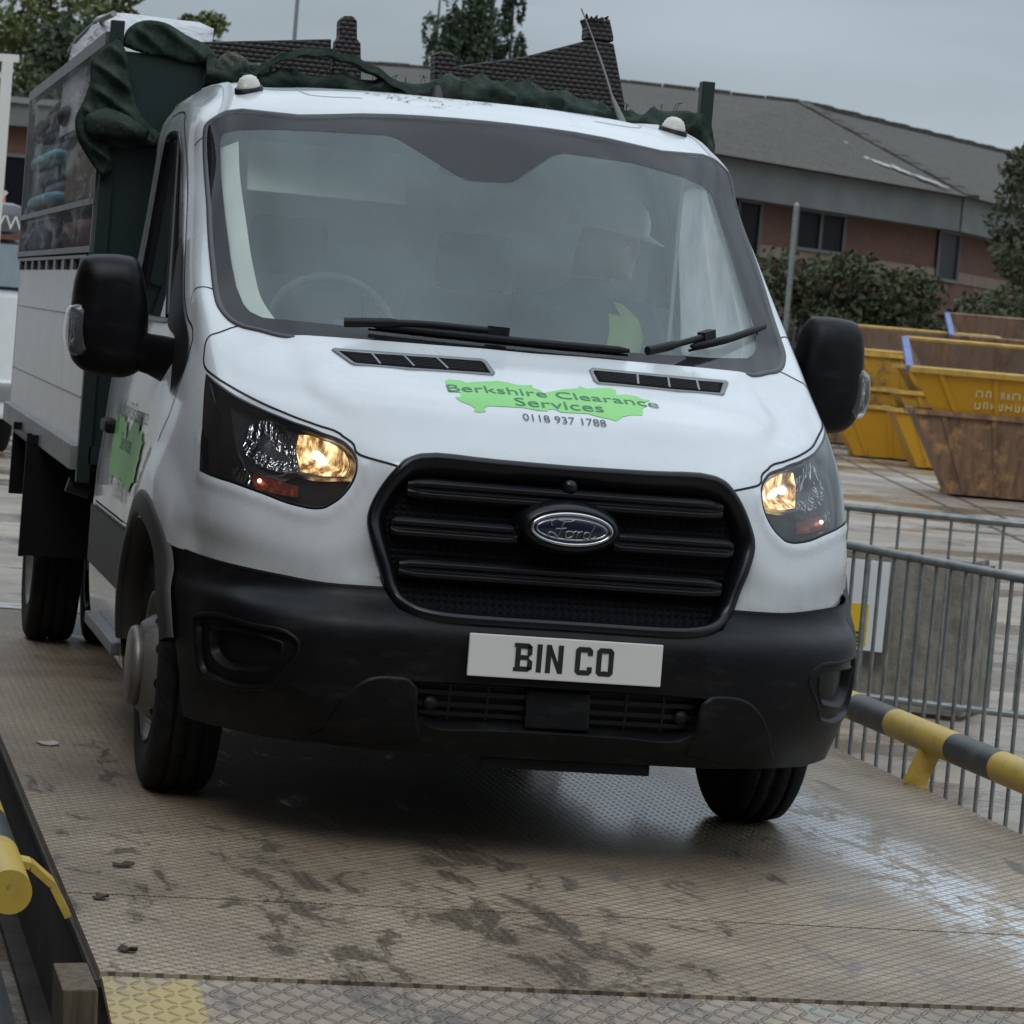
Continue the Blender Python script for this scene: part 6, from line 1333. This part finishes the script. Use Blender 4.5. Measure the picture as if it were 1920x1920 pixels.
# ------------------------------------------------------------------ brick building behind the yard
x=NT('brickwork'); g=x.obj(); br=x.n('ShaderNodeTexBrick'); x.l(x.map(g,(1,1,1),(R_(90),0,0)),br.inputs['Vector']); br.inputs['Scale'].default_value=4.4; br.inputs['Color1'].default_value=(.105,.048,.035,1); br.inputs['Color2'].default_value=(.145,.066,.047,1); br.inputs['Mortar'].default_value=(.075,.055,.046,1); br.inputs['Mortar Size'].default_value=.012
f=x.noise(g,.8,5,.6); x.set(Base_Color=x.mix(x.rng(f,.35,.7,0,.45),br.outputs[0],(.07,.042,.034)),Roughness=.9); M['brick']=x.m
x=NT('roof_tiles'); g=x.obj(); f=x.noise(g,1.6,8,.78); f2=x.noise(x.map(g,(6,6,6)),1.5,4,.7); s=x.n('ShaderNodeSeparateXYZ'); x.l(g,s.inputs[0])
rows=x.math('FRACT',x.math('MULTIPLY',s.outputs[2],5.5)); tl=x.math('FRACT',x.math('MULTIPLY',s.outputs[0],3.2))
c=x.mix(x.rng(f,.32,.7),(.030,.026,.021),(.078,.069,.055)); c=x.mix(x.rng(f2,.5,.72,0,.7),c,(.19,.18,.155)); c=x.mix(x.math('LESS_THAN',rows,.16),c,(.055,.05,.045))
x.set(Base_Color=c,Roughness=.92,Normal=x.bump(rows,.03)); M['tiles']=x.m
M['fascia']=plain('fascia_board',(.115,.125,.120),.6,var=.2,scale=.7); M['win']=plain('dark_window',(.005,.006,.008),.4,spec=.10); M['frame']=plain('window_frame_brown',(.10,.095,.095),.5); M['stone']=plain('stone_band',(.19,.135,.10),.8,var=.2,scale=2); M['lichen']=plain('pale_lichen',(.36,.36,.34),.9,var=.15)
bd=thing('brick_building','long two storey brick building with grey tiled hipped roof beyond the yard','building')
Wl=[Vector((10.5,86.6,0)),Vector((20.5,83.7,0)),Vector((35.3,96.2,0)),Vector((58.9,128.4,0))]
ze=6.05; zt=7.2; zr=11.1
def wallseg(a,b,z0,z1,th,mat,name,par,out=0):
    d=(b-a).normalized(); n=Vector((d.y,-d.x,0)); mb=MB(); a2=a+n*out;b2=b+n*out
    mb.add([(a2.x,a2.y,z0),(b2.x,b2.y,z0),(b2.x,b2.y,z1),(a2.x,a2.y,z1)]+[((p-n*th).x,(p-n*th).y,z) for p,z in ((a2,z0),(b2,z0),(b2,z1),(a2,z1))],[(0,1,2,3),(5,4,7,6),(0,4,5,1),(1,5,6,2),(2,6,7,3),(3,7,4,0)]); return mb.build(name,mat,par)
for i in range(3):
    a,b=Wl[i],Wl[i+1]
    wallseg(a,b,GZ,ze+.05,.3,M['brick'],'wall',bd)
    wallseg(a,b,ze,zt,.8,M['fascia'],'fascia',bd,.8)
    wallseg(a,b,4.37,4.76,.1,M['stone'],'stone_band',bd,.05)
# roof
off=[]
E_=[w_+Vector((0,0,zt)) for w_ in Wl]
for i,w_ in enumerate(E_): E_[i]=w_+Vector((.75,-1.0,0))
R0=Vector((16.6,115.5,zr)); R1=Vector((27.7,110.7,11.1)); R2=Vector((34.05,109.3,10.9)); R3=Vector((59.6,144.3,11.8)); EB=Vector((4.,120,zt))
mb=MB(); mb.add([E_[0],E_[1],R1,R0],[(0,1,2,3)]); mb.add([E_[1],E_[2],R2,R1],[(0,1,2,3)]); mb.add([E_[2],E_[3],R3,R2],[(0,1,2,3)])
mb.add([E_[0],R0,EB],[(0,1,2)]); mb.add([R0,R1,R2,R3]+[(p.x,p.y+20,5) for p in (R0,R1,R2,R3)],[(0,1,5,4),(1,2,6,5),(2,3,7,6)]); rf=mb.build('roof',M['tiles'],bd,False)
mb=MB()
for a,b in ((R0,R1),(R1,R2),(R2,R3),(E_[2],R2),(E_[0],R0)):
    n=int((b-a).length/1.1)
    for k in range(n):
        p=a.lerp(b,k/n);q=a.lerp(b,(k+.96)/n); h_=.10+.05*((k*7)%3)/2; mb.bar(p+Vector((0,0,.02)),q+Vector((0,0,.02)),.5,h_*1.4)
mb.build('ridge_tiles',M['tiles'],rf)
def on_slope(a,b,c,d,s_,t_): return a.lerp(b,s_).lerp(d.lerp(c,s_),t_)
mb=MB()
for s0,t0,s1,t1,n in ((.56,.88,.80,.45,7),(.72,.40,.93,.05,7)):
    for k in range(n*4):
        s_=s0+(s1-s0)*k/(n*4-1)+random.uniform(-.012,.012);t_=t0+(t1-t0)*k/(n*4-1)+random.uniform(-.02,.02); q_=random.uniform(.3,1.)
        pts=[on_slope(E_[1],E_[2],R2,R1,s_+dx*q_,t_+dt*q_)+Vector((-.02,-.05,.06+.002*k)) for dx,dt in ((-.014,-.02),(.012,-.035),(.018,.0),(.0,.035),(-.016,.02))]; mb.add(pts,[(0,1,2,3,4)])
mb.build('lichen_streak',M['lichen'],rf,False)
def window(a,b,s0,s1,z0,z1,nm=2,par=bd):
    d=(b-a).normalized(); n=Vector((d.y,-d.x,0)); L=(b-a).length; p=a+d*s0; q=a+d*s1
    w_=wallseg(p,q,z0,z1,.06,M['win'],'window',par,.07)
    mb=MB()
    for k in range(nm+1): r=p.lerp(q,k/nm)+n*.10; mb.bar((r.x,r.y,z0),(r.x,r.y,z1),.10,.10)
    for z_ in (z0,z1): r0,r1=p+n*.10,q+n*.10; mb.bar((r0.x,r0.y,z_),(r1.x,r1.y,z_),.10,.10)
    mb.build('frame',M['frame'],w_)
def s_at(px_x,seg,pxy=450):
    m=cam.matrix_world; d=(m.to_3x3()@Vector(((px_x-960)/6057.18,-(pxy-960)/6057.18,-1))); a,b=Wl[seg],Wl[seg+1]; e=b-a
    # intersect in plan
    den=d.x*e.y-d.y*e.x; o_=a-m.translation; return ((o_.x*d.y-o_.y*d.x)/-den)*-1 if False else (d.x*o_.y-d.y*o_.x)/-den
L1=(Wl[2]-Wl[1]).length
def wpx(x0,x1,seg,z0,z1,nm): a,b=s_at(x0,seg),s_at(x1,seg); L=(Wl[seg+1]-Wl[seg]).length; window(Wl[seg],Wl[seg+1],a*L,b*L,z0,z1,nm)
wpx(1487,1577,1,4.80,6.04,2); wpx(1375,1418,1,4.3,6.04,1); wpx(1395,1410,1,1.2,4.3,1)
wpx(1757,1795,2,4.4,6.04,1)
wpx(1500,1570,1,.8,2.9,2)
an=thing('brick_annexe','low flat roofed brick annexe behind the cage at the far left','building')
for a,b in ((Vector((-6,89.5,0)),Vector((10.3,86.9,0))),):
    wallseg(a,b,GZ,6.2,.3,M['brick'],'wall',an); wallseg(a,b,6.15,6.8,1.0,M['fascia'],'fascia',an,.5)
    mb=MB(); mb.add([(-6.2,88.9,6.8),(10.6,86.2,6.8),(12,95,7.5),(-5,98,7.5)],[(0,1,2,3)]); mb.build('roof',M['tiles'],an,False)
    for s0 in (6.2,9.5,12.6): window(a,b,s0,s0+1.6,3.6,5.3,2,an)
# ------------------------------------------------------------------ greenery
def leafmat(name,c):
    x=NT(name); g=x.obj(); f=x.noise(g,2.2,5,.7); f2=x.n('ShaderNodeObjectInfo'); lo=tuple(v*.55 for v in c); hi=tuple(min(1,v*1.6) for v in c)
    x.set(Base_Color=x.mix(x.rng(f,.3,.7),lo,hi),Roughness=.6,Specular_IOR_Level=.25); return x.m
LF={'hedge':leafmat('leaf_hedge',(.050,.058,.028)),'dark':leafmat('leaf_dark',(.035,.050,.024)),'olive':leafmat('leaf_olive',(.085,.105,.030)),'poplar':leafmat('leaf_poplar',(.040,.060,.032))}
M['bark']=plain('bark',(.075,.065,.055),.9,var=.3,scale=6)
def leaves(name,blobs,n,size,mat,parent,seed):
    """many small leaf faces spread through clumps; blobs: (centre, radii)"""
    r=np.random.default_rng(seed); vol=np.array([b[1][0]*b[1][1]*b[1][2] for b in blobs])**.7; vol/=vol.sum()
    V=[];F=[]
    for (c,rad),w_ in zip(blobs,vol):
        m=max(6,int(n*w_)); d=r.normal(size=(m,3)); d/=np.linalg.norm(d,axis=1,keepdims=True); q=d*(r.uniform(.35,1.06,size=(m,1))**.55)
        P=np.array(c)+q*np.array(rad); s=size*r.uniform(.5,1.4,size=m)
        a=r.normal(size=(m,3)); a/=np.linalg.norm(a,axis=1,keepdims=True); b=np.cross(a,r.normal(size=(m,3))); b/=np.linalg.norm(b,axis=1,keepdims=True)+1e-9
        for k in range(m):
            i=len(V); V+=[P[k]-a[k]*s[k]*.9,P[k]+b[k]*s[k]*.45,P[k]+a[k]*s[k]*.9,P[k]-b[k]*s[k]*.45]; F.append((i,i+1,i+2,i+3))
    return mesh(name,V,F,mat,parent)
def tree(label,loc,h,w_,mat,seed,n=5200,size=.16,th=.35,name='tree',group='trees behind the building',cz=.30):
    t=thing(name,label,'tree',loc,group); r=np.random.default_rng(seed)
    mb=MB(); mb.tube([(0,0,0),(.1*w_*r.normal()*.2,0,h*.3),(r.normal()*.1,r.normal()*.1,h*.62),(0,0,h*.9)],[th,th*.75,th*.4,th*.1],9)
    for k in range(9):
        a=r.uniform(0,6.28); z0=h*r.uniform(.25,.65); e=(math.cos(a)*w_*.36,math.sin(a)*w_*.36,z0+h*r.uniform(.08,.22)); mb.tube([(0,0,z0),(e[0]*.5,e[1]*.5,(z0+e[2])/2+.1),e],[th*.3,th*.2,th*.06],6)
    mb.build('trunk',M['bark'],t)
    bl=[]
    for k in range(26):
        z=r.uniform(cz,1.0); prof=math.sin(math.pi*min(1,max(.05,(z-cz)/(1.02-cz)))**.7)*.5+.06; a=r.uniform(0,6.28); rr=prof*w_*r.uniform(.35,1); s=w_*r.uniform(.11,.21); bl.append(((math.cos(a)*rr,math.sin(a)*rr,z*h),(s*1.15,s*1.15,s*.85)))
    leaves('crown',bl,n,size,mat,t,seed); return t
def tpx(px_,dist): p=P_((px_,80 if px_<1500 else 420),dist); return (p.x,p.y,GZ)
tree('broad olive green tree at the far left, its crown cut by the picture edge',tpx(50,128),15.5,7.5,LF['olive'],11,9000,.19,cz=.45)
tree('broad olive tree behind the white wrapped mattress',tpx(205,134),15.2,5.2,LF['olive'],12,7000,.18,cz=.45)
tree('small rounded olive tree left of the rattan furniture',tpx(372,130),13.3,3.3,LF['olive'],13,6000,.15,cz=.5)
tree('low dark shrubby tree behind the cage of the truck bed',tpx(130,120),11.2,6.5,LF['dark'],14,6000,.17,cz=.4)
def poplar(label,px_,dist,h,w_,seed):
    t=thing('poplar_tree',label,'tree',tpx(px_,dist),'tall poplars beyond the roof'); r=np.random.default_rng(seed)
    mb=MB(); mb.tube([(0,0,0),(0,0,h*.5),(0,0,h*.97)],[.3,.2,.03],8); mb.build('trunk',M['bark'],t)
    bl=[]
    for k in range(34):
        z=r.uniform(.12,1); ww=w_*.5*(.45+.75*math.sin(math.pi*min(1,(z-.05)/1.0)**.8)); a=r.uniform(0,6.28); bl.append(((math.cos(a)*ww*.62,math.sin(a)*ww*.62,z*h),(ww*.42,ww*.42,h*.055)))
    leaves('crown',bl,9000,.17,LF['poplar'],t,seed)
for i,(px_,h,w_,lab) in enumerate(((818,18.3,2.1,'leftmost tall dark poplar beyond the roof'),(845,16.6,1.3,'shorter slim poplar next to the leftmost one'),(885,19.5,2.0,'tall poplar in the middle of the row beyond the roof'),(920,19.2,2.0,'tall poplar right of the middle one beyond the roof'),(958,18.2,1.8,'rightmost poplar beyond the roof'))): poplar(lab,px_,168+i*1.5,h*1.12,w_*1.12,40+i)
# hedge along the back of the yard
hd=thing('hedge','long dark overgrown hedge in front of the brick building','hedge',(0,0,0))
r=np.random.default_rng(5); bl=[]
ha=P_((1380,600),85);hb_=P_((2150,600),83)
for k in range(110):
    s_=r.uniform(0,1); p=ha.lerp(hb_,s_); top=3.95+.4*math.sin(s_*9)+.6*math.exp(-((s_-.42)/.08)**2); z=r.uniform(-.3,top-.4); bl.append(((p.x+r.normal()*.5,p.y+r.normal()*.7,z),(r.uniform(.6,1.05),r.uniform(.6,1.),r.uniform(.4,.75))))
leaves('foliage',bl,32000,.115,LF['hedge'],hd,5)
mb=MB(); 
for k in range(14): p=ha.lerp(hb_,k/13); mb.tube([(p.x,p.y,GZ),(p.x+.1,p.y,1.0),(p.x-.1,p.y+.1,2.2)],[.05,.04,.015],6)
mb.build('stems',M['bark'],hd)
tree('tall dark leafy bush rising at the right edge in front of the roof',tpx(1950,80),7.3,3.3,LF['hedge'],31,6000,.11,.13,'bush','bushes by the hedge',.05)
# palisade fence in front of the hedge
fe=thing('palisade_fence','dark green steel palisade fence along the foot of the hedge','fence')
fa=P_((1420,640),79);fb=P_((2050,640),77.5); M['fence']=plain('fence_green',(.030,.042,.042),.5,var=.25,scale=2)
Ln=(fb-fa).length; n=int(Ln/.145)
for k in range(n):
    p=fa.lerp(fb,k/n); mb=MB(); V=[(p.x-.033,p.y,GZ+.05),(p.x,p.y-.02,GZ+.05),(p.x+.033,p.y,GZ+.05),(p.x-.033,p.y,2.0),(p.x,p.y-.02,2.03),(p.x+.033,p.y,2.0),(p.x,p.y,2.15)]
    mb.add(V,[(0,1,4,3),(1,2,5,4),(3,4,6),(4,5,6)]); mb.build('pale',M['fence'],fe,False)
for z_ in (.1,1.7): mb=MB(); mb.bar((fa.x,fa.y+.03,z_),(fb.x,fb.y+.03,z_),.05,.05); mb.build('fence_rail',M['fence'],fe)
p=P_((1478,560),80); mb=MB(); mb.tube([(p.x,p.y,GZ),(p.x,p.y,5.1)],.075,10); mb.tube([(p.x,p.y,5.1),(p.x,p.y,5.18)],[.075,.02],10); o=mb.build('steel_pole',M['rail']); tag(o,'plain grey steel pole standing in front of the left end of the brick building','pole')
p=P_((553,60),125); mb=MB(); mb.tube([(p.x,p.y,GZ),(p.x,p.y,17)],[.10,.07],8); mb.box((p.x,p.y,17),(.9,.25,.15)); o=mb.build('lamp_mast',M['rail']); tag(o,'slim grey lamp mast rising above the roof behind the truck','mast')
# ------------------------------------------------------------------ left edge: white lorry and gantry
lv=thing('white_lorry','white lorry with a dark roof sign and orange beacon at the left edge','lorry',(-.9,28.6,GZ),None,R_(10))
mb=MB(); mb.box((0,0,1.25),(2.1,3.2,1.15),0,None,.10); mb.box((0,-1.5,.62),(2.1,.3,.42),0,None,.05); mb.build('cab',plain('lorry_white',(.68,.69,.69),.35,var=.05),lv)
mb=MB(); mb.prism([(-1.62,1.80),(-1.35,2.35),(1.5,2.35),(1.5,1.80)],'x',-1.0,1.0); mb.build('cab_upper',M['gloss_black'],lv,True,.05)
mb=MB(); mb.add([(-.93,-1.635,1.84),(.93,-1.635,1.84),(.90,-1.40,2.30),(-.90,-1.40,2.30)],[(0,1,2,3)]); mb.build('windscreen',plain('lorry_glass',(.10,.13,.14),.12,spec=.7),lv,False)
mb=MB(); mb.box((0,-.9,2.58),(1.9,1.0,.34),0,None,.12); rs=mb.build('roof_sign',plain('roof_sign_grey',(.13,.135,.15),.4),lv)
V,F=text_mesh('WW',.22,align='RIGHT'); mesh('lettering',[(.96+v[0],-1.42,2.46+v[1]) for v in V],F,M['white_plastic'],rs)
mb=MB(); mb.lathe([(2.74,.09),(2.86,.085),(2.91,.05),(2.92,0)],(.82,-.6,0),16,0,True,'z'); mb.build('beacon',plain('beacon_orange',(.65,.16,.03),.3),lv)
for sx in (-1,1):
    mb=MB(); mb.lathe([(-.12,.30),(-.13,.44),(.13,.44),(.13,.30),(.08,.26),(.05,0)],(sx*.88,-.9,.46),28); mb.build('wheel',M['rubber'],lv)
    mb=MB(); mb.box((sx*.82,-1.66,.70),(.34,.03,.2),0,None,.02); mb.build('headlight',M['clearlens'],lv)
    mb=MB(); mb.box((sx*1.13,-1.5,1.95),(.12,.08,.4),0,None,.02); mb.build('mirror',M['dark_plastic'],lv)
mb=MB(); mb.box((0,-1.67,1.05),(1.3,.03,.28),0,None,.01); mb.build('grille',M['dark_plastic'],lv)
mb=MB(); mb.box((0,3.4,1.7),(2.3,3.4,1.9),0,None,.03); mb.box((0,2.5,.55),(1.0,5.5,.25)); mb.build('box_body',bpy.data.materials['lorry_white'],lv)
ga=thing('steel_gantry','white painted steel frame with a short top arm at the upper left edge','frame',(-.315,22.3,GZ))
mb=MB(); mb.bar((0,0,0),(0,0,3.92),.10,.10); mb.build('upright',M['white_plastic'],ga)
mb=MB(); mb.bar((-.9,0,3.92),(.10,0,3.95),.08,.07); mb.bar((-.9,0,3.80),(0,0,3.78),.05,.05); mb.bar((0,0,2.6),(-.6,0,2.55),.06,.06); mb.bar((0,0,2.62),(.08,0,2.72),.04,.04); mb.build('arm',M['white_plastic'],ga)

# ------------------------------------------------------------------ beside and behind the viewer: the mirrored office, and an unseen shed added for shade
of=thing('weighbridge_office','brown brick office alongside the weighbridge, mirrored in the cab side window','building')
oa,ob=Vector((-5.4,14,0)),Vector((-5.4,-13,0))
def plainwall(name,x0,x1,y0,y1,z0,z1,mat,par): mb=MB(); mb.box(((x0+x1)/2,(y0+y1)/2,(z0+z1)/2),(x1-x0,y1-y0,z1-z0)); return mb.build(name,mat,par)
wall_=plainwall('wall',-11,-5.4,-13,13,GZ,6.6,M['brick'],of)
plainwall('roof',-11.3,-5.0,-13.3,13.3,6.72,7.0,M['tiles'],of); plainwall('gutter',-5.15,-5.0,-13.3,13.3,6.60,6.70,M['white_plastic'],of)
for y_ in (-9,-4,1,6,11):
    for z_ in (.9,4.0):
        wn_=plainwall('window',-5.4,-5.37,y_-.8,y_+.8,z_,z_+1.3,M['win'],of); plainwall('sill',-5.4,-5.32,y_-.9,y_+.9,z_-.1,z_,M['white_plastic'],wn_)
sh_=thing('shade_shed','tall dark steel shed added out of view behind the viewer to shade the truck','building')
x=NT('shed_cladding'); g=x.obj(); s_=x.n('ShaderNodeSeparateXYZ'); x.l(g,s_.inputs[0]); x.set(Base_Color=(.07,.075,.075),Roughness=.6,Normal=x.bump(x.math('SINE',x.math('MULTIPLY',s_.outputs[0],22)),.03))
plainwall('wall',-24,14,-32,-20,GZ,9.2,x.m,sh_); plainwall('roof',-24.4,14.4,-32.4,-19.6,9.2,9.5,M['tiles'],sh_)
plainwall('door',-5,2,-20,-19.92,GZ,5.2,M['void'],sh_)
